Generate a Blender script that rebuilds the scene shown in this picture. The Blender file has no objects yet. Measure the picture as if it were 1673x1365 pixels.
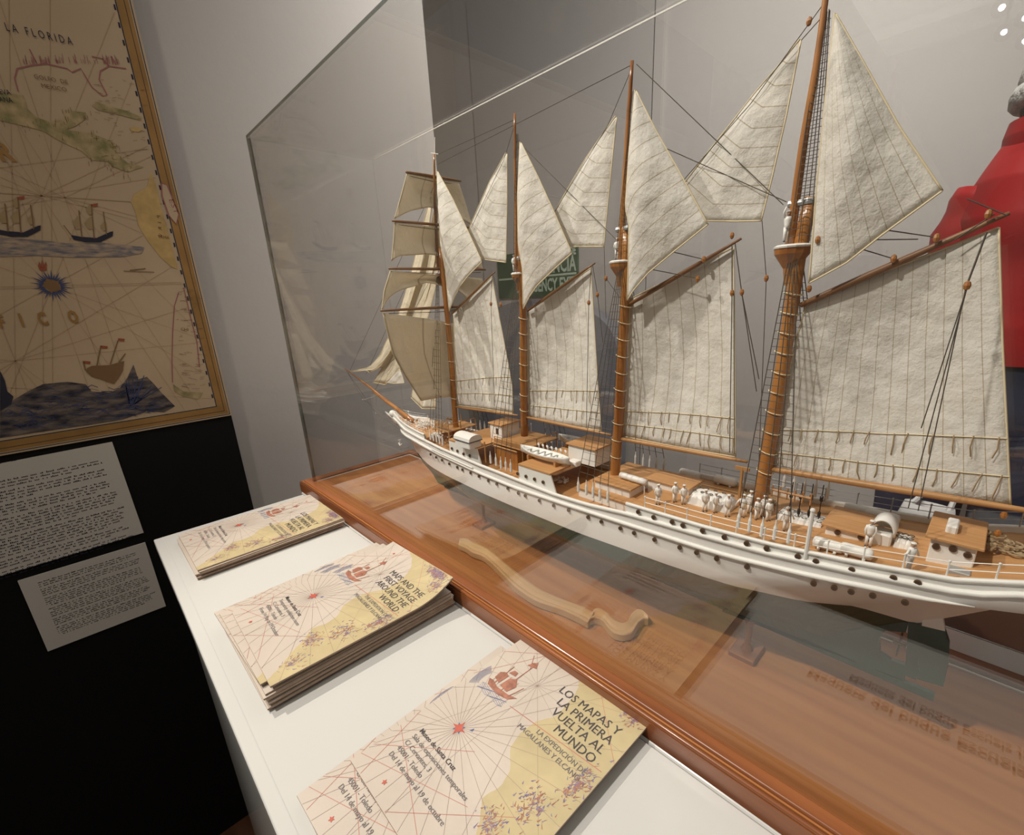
import bpy, bmesh, math, random
from mathutils import Vector, Matrix
random.seed(7)
D = bpy.data; SC = bpy.context.scene; COL = SC.collection
# ------------------------------------------------------------------ camera
CAM = Vector((0, 0, 1.31)); FPX = 749.76; PX, PY = 855.73, 722.77
YAW, PITCH, ROLL = 0.759669, 0.303626, 0.0453237
_cy, _sy, _cp, _sp = math.cos(YAW), math.sin(YAW), math.cos(PITCH), math.sin(PITCH)
FWD = Vector((_sy*_cp, _cy*_cp, -_sp)); _r = Vector((_cy, -_sy, 0)); _d = FWD.cross(_r)
_cr, _sr = math.cos(ROLL), math.sin(ROLL)
RGT = _cr*_r + _sr*_d; DWN = -_sr*_r + _cr*_d
cam = D.cameras.new('camera'); co = D.objects.new('camera', cam); COL.objects.link(co)
co.matrix_world = Matrix(((RGT.x, -DWN.x, -FWD.x, CAM.x), (RGT.y, -DWN.y, -FWD.y, CAM.y), (RGT.z, -DWN.z, -FWD.z, CAM.z), (0, 0, 0, 1)))
cam.sensor_width = 36; cam.lens = FPX/1673*36; cam.clip_start = .01
cam.shift_x = -(PX-836.5)/1673; cam.shift_y = (PY-682.5)/1673
SC.camera = co
# ------------------------------------------------------------------ world, exposure
SC.view_settings.view_transform = 'Standard'; SC.view_settings.look = 'None'
SC.view_settings.exposure = 0.0; SC.view_settings.gamma = 1; SC.view_settings.use_curve_mapping = False
w = D.worlds.new('world'); SC.world = w; w.use_nodes = True
w.node_tree.nodes['Background'].inputs[0].default_value = (1.0, .93, .84, 1)
w.node_tree.nodes['Background'].inputs[1].default_value = .31
# ------------------------------------------------------------------ lights
def spot(name, loc, aim, energy, size, col, rad=.03, blend=.4):
    l = D.lights.new(name, 'SPOT'); l.energy = energy; l.color = col; l.spot_size = math.radians(size)
    l.shadow_soft_size = rad; l.spot_blend = blend
    o = D.objects.new(name, l); COL.objects.link(o); o.location = loc
    o.rotation_euler = (Vector(aim)-Vector(loc)).to_track_quat('-Z', 'Y').to_euler(); return o
KEY = (-.22, 1.13, 2.32); FILL = (-.72, .62, 2.70)
spot('key_spot', KEY, (.3, .28, 1.0), 72, 74, (1, .92, .81), .02, .6)
spot('fill_spot', FILL, (.40, .26, 1.17), 132, 50, (1, .94, .84), .03, .6)  # unseen fill added to brighten the sails and hull side
spot('wall_spot', (.9, .1, 2.9), (2.3, 1.5, 1.1), 200, 120, (1, .95, .90), .2, 1)
spot('map_spot', (-.9, -.6, 2.9), (.1, 1.2, 1.1), 25, 80, (1, .88, .72), .1, 1)
# ------------------------------------------------------------------ pixel rays onto real planes
def ray(u, v): return RGT*((u-PX)/FPX) + DWN*((v-PY)/FPX) + FWD
def onp(u, v, ax, val):
    d = ray(u, v); return CAM + d*((val-CAM[ax])/d[ax])
def onx(p, x): return onp(p[0], p[1], 0, x)
def ony(p, y): return onp(p[0], p[1], 1, y)
def onz(p, z): return onp(p[0], p[1], 2, z)
def lerp(a, b, t): return a+(b-a)*t
def interp(x, T):
    T = sorted(T)
    if x <= T[0][0]: return T[0][1]
    for (a, va), (b, vb) in zip(T, T[1:]):
        if x <= b: return va+(vb-va)*(x-a)/(b-a) if b > a else vb
    return T[-1][1]
def rs(P, n):
    "resample a polyline to n points"
    P = [Vector(p) for p in P]; L = [0]
    for a, b in zip(P, P[1:]): L.append(L[-1]+(b-a).length)
    out = []; k = 0
    for i in range(n):
        s = L[-1]*i/(n-1)
        while k < len(P)-2 and L[k+1] < s: k += 1
        d = L[k+1]-L[k]; out.append(P[k].lerp(P[k+1], (s-L[k])/d if d > 1e-12 else 0))
    return out
# ------------------------------------------------------------------ mesh builder
class MB:
    def __init__(s): s.v = []; s.f = []; s.uv = None; s.mi = []; s.cur = 0
    def add(s, V, F):
        n = len(s.v); s.v += [tuple(p) for p in V]; s.f += [[i+n for i in f] for f in F]; s.mi += [s.cur]*len(F); return s
    def box(s, a, b, R=None, c=None):
        x0, y0, z0 = a; x1, y1, z1 = b
        V = [Vector(p) for p in ((x0,y0,z0),(x1,y0,z0),(x1,y1,z0),(x0,y1,z0),(x0,y0,z1),(x1,y0,z1),(x1,y1,z1),(x0,y1,z1))]
        if R is not None: V = [Vector(c)+R@(p-Vector(c)) for p in V]
        return s.add(V, [(0,3,2,1),(4,5,6,7),(0,1,5,4),(1,2,6,5),(2,3,7,6),(3,0,4,7)])
    def bbox(s, a, b, e):
        "box with chamfered top and vertical edges"
        x0, y0, z0 = a; x1, y1, z1 = b
        def ring(i, z): return [(x0+i,y0+e,z),(x0+e,y0+i,z),(x1-e,y0+i,z),(x1-i,y0+e,z),(x1-i,y1-e,z),(x1-e,y1-i,z),(x0+e,y1-i,z),(x0+i,y1-e,z)]
        V = ring(0,z0)+ring(0,z1-e)+ring(e*.5,z1-e*.3)+ring(e,z1); F = []
        for k in range(3):
            for i in range(8): j = (i+1) % 8; F.append((k*8+i,k*8+j,k*8+8+j,k*8+8+i))
        F.append(list(range(24,32))); F.append(list(range(7,-1,-1))); return s.add(V, F)
    def tube(s, P, r, n=6, cap=True):
        P = [Vector(p) for p in P]; R = r if isinstance(r, (list, tuple)) else [r]*len(P)
        V = []; F = []; t0 = (P[1]-P[0]).normalized()
        a = Vector((0,0,1)) if abs(t0.z) < .9 else Vector((1,0,0)); u = t0.cross(a).normalized()
        for i, p in enumerate(P):
            t = (P[min(i+1,len(P)-1)]-P[max(i-1,0)]).normalized()
            u = (u-t*u.dot(t)).normalized(); w_ = t.cross(u)
            for k in range(n): g = 2*math.pi*k/n; V.append(p+(u*math.cos(g)+w_*math.sin(g))*R[i])
        for i in range(len(P)-1):
            for k in range(n): l = (k+1) % n; F.append((i*n+k,i*n+l,(i+1)*n+l,(i+1)*n+k))
        if cap: F.append(list(range(n-1,-1,-1))); F.append([(len(P)-1)*n+k for k in range(n)])
        return s.add(V, F)
    def lathe(s, c, prof, n=12, R=None):
        "prof: list of (radius, height) about +z, or about rotated axis R"
        c = Vector(c); V = []; F = []
        for r, h in prof:
            for k in range(n):
                g = 2*math.pi*k/n; p = Vector((r*math.cos(g), r*math.sin(g), h)); V.append(c+(R@p if R else p))
        for i in range(len(prof)-1):
            for k in range(n): l = (k+1) % n; F.append((i*n+k,i*n+l,(i+1)*n+l,(i+1)*n+k))
        F.append(list(range(n-1,-1,-1))); F.append([(len(prof)-1)*n+k for k in range(n)]); return s.add(V, F)
    def ball(s, c, r, n=10, sc=(1,1,1), R=None):
        c = Vector(c); V = []; F = []; m = n//2
        for i in range(m+1):
            ph = math.pi*(.02+.96*i/m)
            for k in range(n):
                g = 2*math.pi*k/n; p = Vector((r*sc[0]*math.sin(ph)*math.cos(g), r*sc[1]*math.sin(ph)*math.sin(g), -r*sc[2]*math.cos(ph)))
                V.append(c+(R@p if R else p))
        for i in range(m):
            for k in range(n): l = (k+1) % n; F.append((i*n+k,i*n+l,(i+1)*n+l,(i+1)*n+k))
        F.append(list(range(n-1,-1,-1))); F.append([m*n+k for k in range(n)]); return s.add(V, F)
    def prism(s, P, d):
        "polygon P (3D, planar) extruded by vector d"
        P = [Vector(p) for p in P]; d = Vector(d); n = len(P)
        return s.add(P+[p+d for p in P], [list(range(n)), list(range(2*n-1,n-1,-1))]+[(i,(i+1)%n+0,(i+1)%n+n,i+n)[::-1] for i in range(n)])
    def grid(s, rows, uv=False):
        n = len(rows[0]); m = len(rows); V = [p for r in rows for p in r]
        F = [(i*n+j,i*n+j+1,(i+1)*n+j+1,(i+1)*n+j) for i in range(m-1) for j in range(n-1)]
        if uv: s.uv = [(j/(n-1), i/(m-1)) for i in range(m) for j in range(n)]
        return s.add(V, F)
ROOT = {}
def mesh(name, mb, mats, off=Vector((0,0,0)), smooth=False, fix=True):
    me = D.meshes.new(name); me.from_pydata([Vector(p)-off for p in mb.v], [], mb.f)
    for m in (mats if isinstance(mats, (list, tuple)) else [mats]): me.materials.append(m)
    for p, i in zip(me.polygons, mb.mi): p.material_index = i; p.use_smooth = smooth
    if fix:
        bm = bmesh.new(); bm.from_mesh(me); bmesh.ops.recalc_face_normals(bm, faces=bm.faces); bm.to_mesh(me); bm.free()
    if mb.uv:
        l = me.uv_layers.new(name='UVMap')
        for lp in me.loops: l.data[lp.index].uv = mb.uv[lp.vertex_index]
    me.update(); return me
def tag(o, label, cat, group=None, kind=None):
    if label: o['label'] = label
    if cat: o['category'] = cat
    if group: o['group'] = group
    if kind: o['kind'] = kind
    return o
def thing(name, label, cat, loc, group=None, rz=0):
    o = D.objects.new(name, None); COL.objects.link(o); o.location = loc; o.rotation_euler = (0,0,rz)
    o.empty_display_size = .02; return tag(o, label, cat, group)
def wloc(o):
    p = Vector(o.location)
    while o.parent: o = o.parent; p += Vector(o.location)
    return p
def obj(name, mb, mats, parent=None, smooth=False, local=False, org=None, fix=True, label=None):
    "vertices are in world space unless local; the object sits on its parent's origin"
    off = Vector((0,0,0))
    if parent is not None and not local: off = wloc(parent)
    if org is not None: off = Vector(org)
    o = D.objects.new(name, mesh(name, mb, mats, off, smooth, fix)); COL.objects.link(o)
    if parent is not None: o.parent = parent
    if org is not None: o.location = Vector(org)-(wloc(parent) if parent is not None else Vector((0,0,0)))
    if label: o['label'] = label
    return o
def inst(me, name, parent, loc, rz=0, sc=1, ry=0):
    "a copy sharing mesh data, at a world position"
    o = D.objects.new(name, me); COL.objects.link(o); o.parent = parent
    o.location = Vector(loc)-wloc(parent); o.rotation_euler = (0,ry,rz); o.scale = (sc,)*3; return o
def solid(o, t, off=0):
    m = o.modifiers.new('thickness', 'SOLIDIFY'); m.thickness = t; m.offset = off; return o
_tc = {}
def text(name, s, size, mat, parent, org, xd, yd, bold=0, align='LEFT', warp=None, label=None, sx=1):
    c = D.curves.new('t', 'FONT'); c.body = s; c.size = size; c.align_x = align; c.offset = bold; c.resolution_u = 2
    o = D.objects.new('t', c); COL.objects.link(o)
    me = D.meshes.new_from_object(o.evaluated_get(bpy.context.evaluated_depsgraph_get()))
    D.objects.remove(o); D.curves.remove(c)
    xd = Vector(xd).normalized(); yd = Vector(yd).normalized(); org = Vector(org)
    for v in me.vertices:
        p = org+xd*v.co.x*sx+yd*v.co.y
        v.co = warp(p) if warp else p
    me.materials.clear(); me.materials.append(mat)
    ob = D.objects.new(name, me); COL.objects.link(ob); ob.parent = parent
    if label: ob['label'] = label
    return ob
# ------------------------------------------------------------------ materials
def mat(name, col, rough=.5, metal=0, spec=.5, bump=0, bscale=50, var=0, vscale=8, stretch=(1,1,1), coat=0, col2=None):
    m = D.materials.new(name); m.use_nodes = True; nt = m.node_tree; b = nt.nodes['Principled BSDF']
    b.inputs['Base Color'].default_value = (*col, 1); b.inputs['Roughness'].default_value = rough
    b.inputs['Metallic'].default_value = metal; b.inputs['Specular IOR Level'].default_value = spec
    b.inputs['Coat Weight'].default_value = coat; b.inputs['Coat Roughness'].default_value = .15
    N = nt.nodes.new; L = nt.links.new
    if var or bump:
        tc = N('ShaderNodeTexCoord'); mp = N('ShaderNodeMapping'); mp.inputs['Scale'].default_value = stretch
        L(tc.outputs['Object'], mp.inputs[0])
    if var:
        n = N('ShaderNodeTexNoise'); n.inputs['Scale'].default_value = vscale; n.inputs['Detail'].default_value = 6
        L(mp.outputs[0], n.inputs['Vector']); r = N('ShaderNodeValToRGB')
        c2 = col2 or tuple(max(0, c*(1-var)) for c in col)
        r.color_ramp.elements[0].position = .32; r.color_ramp.elements[0].color = (*c2, 1)
        r.color_ramp.elements[1].position = .68; r.color_ramp.elements[1].color = (*col, 1)
        L(n.outputs[0], r.inputs[0]); L(r.outputs[0], b.inputs['Base Color'])
    if bump:
        n2 = N('ShaderNodeTexNoise'); n2.inputs['Scale'].default_value = bscale; n2.inputs['Detail'].default_value = 4
        L(mp.outputs[0], n2.inputs['Vector']); bp = N('ShaderNodeBump'); bp.inputs['Strength'].default_value = bump
        bp.inputs['Distance'].default_value = .01; L(n2.outputs[0], bp.inputs['Height']); L(bp.outputs[0], b.inputs['Normal'])
    return m
def glass(name, tint, f0, rough=0.0):
    m = D.materials.new(name); m.use_nodes = True; nt = m.node_tree; N = nt.nodes.new; L = nt.links.new
    nt.nodes.remove(nt.nodes['Principled BSDF']); out = nt.nodes['Material Output']
    t = N('ShaderNodeBsdfTransparent'); t.inputs[0].default_value = (*tint, 1)
    g = N('ShaderNodeBsdfGlossy'); g.inputs['Roughness'].default_value = rough
    lw = N('ShaderNodeLayerWeight'); lw.inputs[0].default_value = .5
    p = N('ShaderNodeMath'); p.operation = 'POWER'; p.inputs[1].default_value = 5; L(lw.outputs['Facing'], p.inputs[0])
    a = N('ShaderNodeMath'); a.operation = 'MULTIPLY_ADD'; a.inputs[1].default_value = 1-f0; a.inputs[2].default_value = f0; L(p.outputs[0], a.inputs[0])
    mx = N('ShaderNodeMixShader'); L(a.outputs[0], mx.inputs[0]); L(t.outputs[0], mx.inputs[1]); L(g.outputs[0], mx.inputs[2]); L(mx.outputs[0], out.inputs[0])
    return m
def emis(name, col, st):
    m = D.materials.new(name); m.use_nodes = True; b = m.node_tree.nodes['Principled BSDF']
    b.inputs['Base Color'].default_value = (*col, 1); b.inputs['Emission Color'].default_value = (*col, 1); b.inputs['Emission Strength'].default_value = st; return m
def sailmat(name, nu, nv, seam='u', col=(.88, .86, .82)):
    "canvas with stitched seams along uv, cloth wrinkles, a little light through it"
    m = D.materials.new(name); m.use_nodes = True; nt = m.node_tree; N = nt.nodes.new; L = nt.links.new
    b = nt.nodes['Principled BSDF']; b.inputs['Roughness'].default_value = .85; b.inputs['Specular IOR Level'].default_value = .15
    tc = N('ShaderNodeTexCoord'); sep = N('ShaderNodeSeparateXYZ'); L(tc.outputs['UV'], sep.inputs[0])
    mu = N('ShaderNodeMath'); mu.operation = 'MULTIPLY'; mu.inputs[1].default_value = nu; L(sep.outputs[0 if seam == 'u' else 1], mu.inputs[0])
    fr = N('ShaderNodeMath'); fr.operation = 'FRACT'; L(mu.outputs[0], fr.inputs[0])
    lt = N('ShaderNodeMath'); lt.operation = 'LESS_THAN'; lt.inputs[1].default_value = .045; L(fr.outputs[0], lt.inputs[0])
    n = N('ShaderNodeTexNoise'); n.inputs['Scale'].default_value = 45; n.inputs['Detail'].default_value = 5; L(tc.outputs['Object'], n.inputs['Vector'])
    r = N('ShaderNodeValToRGB'); r.color_ramp.elements[0].position = .3; r.color_ramp.elements[1].position = .7
    r.color_ramp.elements[0].color = (col[0]*.95, col[1]*.94, col[2]*.91, 1); r.color_ramp.elements[1].color = (*col, 1); L(n.outputs[0], r.inputs[0])
    mx = N('ShaderNodeMix'); mx.data_type = 'RGBA'; L(lt.outputs[0], mx.inputs['Factor']); L(r.outputs[0], mx.inputs['A']); mx.inputs['B'].default_value = (.50, .42, .30, 1)
    L(mx.outputs['Result'], b.inputs['Base Color'])
    n2 = N('ShaderNodeTexNoise'); n2.inputs['Scale'].default_value = 120; n2.inputs['Detail'].default_value = 3; L(tc.outputs['Object'], n2.inputs['Vector'])
    bp = N('ShaderNodeBump'); bp.inputs['Strength'].default_value = .42; bp.inputs['Distance'].default_value = .004; L(n2.outputs[0], bp.inputs['Height'])
    wv = N('ShaderNodeTexNoise'); wv.inputs['Scale'].default_value = 900; L(tc.outputs['Object'], wv.inputs['Vector'])
    b2 = N('ShaderNodeBump'); b2.inputs['Strength'].default_value = .25; b2.inputs['Distance'].default_value = .001; L(wv.outputs[0], b2.inputs['Height']); L(bp.outputs[0], b2.inputs['Normal']); L(b2.outputs[0], b.inputs['Normal'])
    tr = N('ShaderNodeBsdfTranslucent'); tr.inputs[0].default_value = (.84, .79, .68, 1); L(b2.outputs[0], tr.inputs['Normal'])
    ms = N('ShaderNodeMixShader'); ms.inputs[0].default_value = .28; L(b.outputs[0], ms.inputs[1]); L(tr.outputs[0], ms.inputs[2]); L(ms.outputs[0], nt.nodes['Material Output'].inputs[0])
    return m
M = {}
M['wall'] = mat('wall_paint', (.50, .475, .45), .8, spec=.2, bump=.08, bscale=40, var=.05, vscale=1.5)
M['walldark'] = mat('door_paint', (.45, .43, .41), .7, spec=.2)
M['floor'] = mat('floor_wood', (.12, .05, .025), .4, var=.4, vscale=5, stretch=(8,1,1))
M['black'] = mat('panel_black', (.0045, .005, .0055), .6, spec=.2)
M['parch'] = mat('parchment', (.50, .38, .25), .6, spec=.2, var=.14, vscale=3)
M['gold'] = mat('map_border_gold', (.36, .20, .065), .6, spec=.2, var=.3, vscale=14)
M['ink'] = mat('ink_brown', (.20, .12, .06), .8, spec=.1)
M['inkl'] = mat('ink_light_brown', (.40, .28, .17), .8, spec=.1)
M['inkd'] = mat('ink_dark', (.035, .035, .05), .8, spec=.1)
M['inkb'] = mat('ink_blue', (.06, .075, .16), .8, spec=.1)
M['inkp'] = mat('ink_purple', (.33, .13, .13), .8, spec=.1)
M['green'] = mat('map_green', (.20, .19, .085), .8, spec=.1, var=.4, vscale=60, col2=(.45,.34,.19))
M['yellow'] = mat('map_yellow', (.55, .38, .16), .8, spec=.1, var=.3, vscale=40)
M['mred'] = mat('map_red', (.30, .09, .05), .8, spec=.1)
M['wave'] = mat('map_engraved_sea', (.022, .024, .04), .8, spec=.1, var=1, vscale=38, stretch=(1,1,3), col2=(.20,.16,.13))
M['wavel'] = mat('map_sea_pale', (.13, .13, .16), .8, spec=.1, var=1, vscale=60, stretch=(1,1,4), col2=(.42,.32,.22))
M['msail'] = mat('map_sail', (.33, .24, .13), .8, spec=.1)
M['label'] = mat('label_card', (.55, .52, .47), .6, spec=.3)
M['white'] = mat('pedestal_white', (.48, .475, .46), .14, spec=.5, var=.02, vscale=3)
M['seam'] = mat('seam_grey', (.42, .42, .41), .7)
M['paper'] = mat('leaflet_paper', (.47, .41, .355), .33, spec=.5, var=.10, vscale=14)
M['paperedge'] = mat('leaflet_edge', (.40, .27, .19), .7, var=.3, vscale=90, stretch=(1,1,6))
M['lland'] = mat('leaflet_land', (.45, .37, .21), .35, spec=.5, var=.18, vscale=30)
M['lcoast'] = mat('leaflet_coast', (.09, .08, .22), .4, var=1, vscale=300, col2=(.26,.20,.28))
M['lred'] = mat('leaflet_red', (.40, .08, .05), .4)
M['lblue'] = mat('leaflet_blue', (.09, .13, .26), .4)
M['lship'] = mat('leaflet_ship', (.36, .15, .10), .4, var=.4, vscale=200)
M['lline'] = mat('leaflet_line', (.25, .18, .15), .4)
M['lrline'] = mat('leaflet_red_line', (.40, .15, .11), .4)
M['ltext'] = mat('leaflet_text', (.05, .045, .05), .4)
M['ltext2'] = mat('leaflet_grey_text', (.13, .12, .12), .4)
M['mahog'] = mat('mahogany', (.25, .085, .028), .32, spec=.4, coat=.35, var=.55, vscale=7, stretch=(9,.7,9), col2=(.14,.042,.014))
M['board'] = mat('board_veneer', (.37, .155, .05), .42, spec=.3, coat=.08, var=.4, vscale=6, stretch=(12,.8,1), col2=(.27,.10,.032))
M['carve'] = mat('carved_wood', (.50, .30, .14), .4, spec=.4, var=.2, vscale=10, stretch=(4,1,1))
M['hullw'] = mat('hull_white', (.84, .82, .80), .35, spec=.45)
M['hullg'] = mat('hull_green', (.018, .05, .038), .3, spec=.5)
M['mwhite'] = mat('model_white', (.85, .84, .81), .4)
M['mgrey'] = mat('model_grey', (.42, .43, .43), .4, metal=.3)
M['deck'] = mat('deck_planks', (.60, .33, .14), .5, var=.25, vscale=10, stretch=(60,1.5,1), col2=(.47,.235,.09))
M['mast'] = mat('mast_varnish', (.46, .20, .05), .3, spec=.6, coat=.4, var=.35, vscale=25, stretch=(3,3,.4), col2=(.26,.09,.02))
M['spar'] = mat('spar_brown', (.27, .13, .055), .45, var=.3, vscale=30)
M['boom'] = mat('boom_wood', (.50, .26, .10), .4, var=.2, vscale=20)
M['dark'] = mat('dark_wood', (.016, .010, .008), .35)
M['rope'] = mat('rope_tan', (.36, .26, .15), .8)
M['roped'] = mat('rope_dark', (.085, .07, .055), .8)
M['bolt'] = mat('bolt_rope', (.70, .60, .40), .8)
M['brass'] = mat('brass', (.20, .12, .06), .4, metal=.6)
M['hole'] = mat('porthole_dark', (.06, .035, .025), .3)
M['skin'] = mat('skin', (.55, .33, .22), .6)
M['navyd'] = mat('sailor_collar', (.02, .03, .06), .7)
M['red'] = mat('red_jacket', (.42, .009, .010), .55, spec=.3, bump=.3, bscale=9, var=.35, vscale=5)
M['navy'] = mat('navy_trousers', (.012, .018, .045), .8, bump=.3, bscale=12)
M['knit'] = mat('grey_knit', (.66, .65, .61), .95, bump=1, bscale=60, var=.3, vscale=40)
M['hair'] = mat('dark_hair', (.07, .045, .03), .8)
M['bag'] = mat('white_bag', (.58, .58, .58), .6, bump=.3, bscale=8)
M['slab'] = mat('blue_grey_slab', (.20, .205, .235), .8, bump=.2, bscale=5)
M['signg'] = mat('sign_green', (.018, .075, .04), .5)
M['signt'] = mat('sign_letters', (.42, .52, .40), .5)
M['benchb'] = mat('case_black', (.008, .007, .010), .5)
M['metalb'] = mat('lamp_black', (.02, .02, .02), .4)
M['lamp'] = emis('lamp_glow', (1, .95, .85), 60)
M['glass'] = glass('case_glass', (.985, .985, .98), .085)
M['gedge'] = glass('glass_edge', (.62, .66, .64), .16, .15)
M['seal_glint'] = mat('sealant_and_glint', (.62, .60, .56), .3)  # sealant strip, also the painted glint on the back top edge
M['flag'] = mat('flag_cream', (.74, .68, .58), .8)
# ------------------------------------------------------------------ setting
def struct(name, mb, m): o = obj(name, mb, m); o['kind'] = 'structure'; return o
struct('floor', MB().box((-5.2,-4.2,-.1), (5,6.2,0)), M['floor'])
struct('wall_far', MB().box((-5.2,1.26,0), (.895,1.38,3.3)), M['wall'])
struct('wall_right', MB().box((2.3,-4.2,0), (2.45,6.2,3.3)), M['wall'])
struct('wall_left', MB().box((-5.2,-4.2,0), (-5.05,1.26,3.3)), M['wall'])
struct('wall_near', MB().box((-5.2,-4.35,0), (2.45,-4.2,3.3)), M['wall'])
struct('wall_end', MB().box((.6,6.2,0), (2.45,6.35,3.3)), M['wall'])
struct('baseboard_right', MB().box((2.285,-4.2,0), (2.3,6.2,.09)), M['walldark'])
yd = onx((1072,100), 2.3).y
t = thing('door_1', None, None, (2.3, yd+.5, 0)); t['kind'] = 'structure'
obj('door_leaf', MB().box((2.285,yd+.01,0), (2.299,yd+1.35,3.1)), M['walldark'], t)
obj('door_frame', MB().box((2.28,yd-.045,0), (2.305,yd,3.1)), M['wall'], t)
# ------------------------------------------------------------------ black panel, map, labels
YM = 1.2
struct_o = tag(obj('wall_display', MB().box((-1.9,YM+.001,.0), (onp(300,355,1,YM).x,YM+.03,2.35)), M['black'], org=(-.8,YM,0)), None, None, kind='structure')
RX = ony((378,678),YM).x; BZ = ony((378,678),YM).z; TZ = 1.985; LX = -1.25
gi = ony((352,664),YM); go = ony((371.6,673.6),YM); d1 = RX-go.x; d2 = RX-gi.x
mp = thing('wall_map', 'large parchment coloured old sea map with sailing ships and golden border', 'map', ((LX+RX)/2,YM,BZ))
obj('map_sheet', MB().box((LX,YM-.006,BZ), (RX,YM,TZ)), M['parch'], mp)
def frame(a, b, y): # ring between insets a<b
    m = MB(); x0, x1, z0, z1 = LX+a, RX-a, BZ+a, TZ-a; X0, X1, Z0, Z1 = LX+b, RX-b, BZ+b, TZ-b
    m.add([(x0,y,z0),(x1,y,z0),(x1,y,z1),(x0,y,z1),(X0,y,Z0),(X1,y,Z0),(X1,y,Z1),(X0,y,Z1)], [(0,1,5,4),(1,2,6,5),(2,3,7,6),(3,0,4,7)]); return m
obj('gold_border', frame(d1,d2-.002,YM-.0064), M['gold'], mp)
b = frame(d2-.0015,d2,YM-.0066); b2 = frame(d1-.003,d1-.0018,YM-.0066); b.add(b2.v, b2.f); b2 = frame(d1+.006,d1+.0068,YM-.0067); b.add(b2.v, b2.f)
for k in range(70):      # scale bar ticks
    z = BZ+d2+.006+k*.0128
    if k % 2: b.add([(RX-d2-.0035,YM-.0067,z),(RX-d2-.001,YM-.0067,z),(RX-d2-.001,YM-.0067,z+.008),(RX-d2-.0035,YM-.0067,z+.008)], [(0,1,2,3)])
obj('border_lines', b, M['inkd'], mp)
MX0, MX1, MZ0, MZ1 = LX+d2+.003, RX-d2-.005, BZ+d2+.003, TZ-d2-.003
def rib(m, P, wd, ax, n=1):
    "flat ribbon of width wd along P lying in the plane with normal ax"
    P = [Vector(p) for p in P]
    if n > 1: P = rs(P, n)
    L, R_ = [], []
    for i, p in enumerate(P):
        t_ = (P[min(i+1,len(P)-1)]-P[max(i-1,0)]).normalized(); q = t_.cross(ax)*(wd/2); L.append(p+q); R_.append(p-q)
    m.grid([L, R_]); return m
AY = Vector((0,1,0)); AZ = Vector((0,0,1))
def mpt(p, k): q = ony(p, YM-.0068-.0002*k); return q
def clipline(c, a):
    dx, dz = math.cos(a), math.sin(a); T = 9
    if dx > 1e-6: T = min(T, (MX1-c.x)/dx)
    if dx < -1e-6: T = min(T, (MX0-c.x)/dx)
    if dz > 1e-6: T = min(T, (MZ1-c.z)/dz)
    if dz < -1e-6: T = min(T, (MZ0-c.z)/dz)
    return Vector((c.x+dx*T, c.y, c.z+dz*T))
m = MB()
cs = [mpt((68,320),0), mpt((85,467),0), mpt((25,590),0), mpt((106,323),0)]
cs += [Vector((-.7,cs[0].y,1.35))]
for c in cs:
    for k in range(24): 
        if k % 6 == 0 or random.random() < .5: rib(m, [c, clipline(c, math.pi*k/12+.02)], .0006, AY)
obj('rhumb_lines', m, M['inkl'], mp, fix=False)
def flat(P, k): # filled outline on the map
    return MB().add([mpt(p, k) for p in P], [list(range(len(P)))])
ca = [(0,150),(38,156),(45,178),(60,192),(85,200),(105,194),(108,180),(140,184),(140,194),(124,206),(108,212),(150,218),(180,230),(191,236),(190,250),(208,266),(235,273),(208,281),(184,272),(176,264),(150,262),(132,246),(100,232),(70,214),(40,206),(0,197)]
obj('green_coast', flat(ca, 1), M['green'], mp, fix=False)
obj('island', flat([(150,172),(160,168),(182,174),(206,181),(232,191),(230,197),(214,193),(192,187),(160,180)], 1), M['green'], mp, fix=False)
obj('yellow_island', flat([(212,209),(222,207),(233,212),(226,216),(214,214)], 1), M['yellow'], mp, fix=False)
sa = [(246,282),(240,306),(219,318),(214,330),(222,348),(226,368),(240,392),(262,420),(280,436),(290,440),(279,395),(262,335),(254,300)]
obj('yellow_coast', flat(sa, 1), M['yellow'], mp, fix=False)
obj('green_cape', flat([(283,628),(300,640),(332,642),(325,653),(300,648),(285,640)], 1), M['green'], mp, fix=False)
m = MB()
for P in ([(30,150),(24,128),(28,112),(50,107),(75,104),(110,112),(118,118),(132,112),(138,122),(150,142),(168,157),(175,155),(162,130),(164,116),(178,108),(206,112)],
          [(60,103),(52,88),(48,80)],[(178,108),(168,96),(150,92)],[(190,106),(182,92)],[(292,478),(285,500),(282,545),(281,590),(282,625)],[(300,470),(312,520),(322,560),(326,600)]):
    rib(m, [mpt(p, 2) for p in P], .0016, AY)
for i in range(60):
    x = random.uniform(40,200); y = 103+abs(x-110)*.03; rib(m, [mpt((x,y),2), mpt((x-3,y-random.uniform(5,16)),2)], .0006, AY)
obj('coast_lines', m, M['inkp'], mp, fix=False)
m = MB()
for i in range(90):      # fine hatching along the coasts
    a = random.choice(ca[3:]); x = a[0]+random.uniform(-8,8); y = a[1]+random.uniform(-6,10); rib(m, [mpt((x,y),3), mpt((x+1.5,y+random.uniform(3,8)),3)], .0005, AY)
for i in range(60):
    x, y = random.uniform(150,235), random.uniform(130,265); rib(m, [mpt((x,y),3), mpt((x+random.uniform(3,10),y+random.uniform(-1,3)),3)], .0005, AY)
for i in range(70):
    t_ = random.random(); x = lerp(285,320,random.random())+t_*8; y = lerp(470,640,t_); rib(m, [mpt((x,y),3), mpt((x+random.uniform(4,14),y+random.uniform(-2,3)),3)], .0005, AY)
rib(m, [mpt((202,443),3), mpt((252,445),3)], .0012, AY); rib(m, [mpt((212,442),3), mpt((238,439),3)], .0016, AY)
obj('hatching', m, M['ink'], mp, fix=False)
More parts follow.
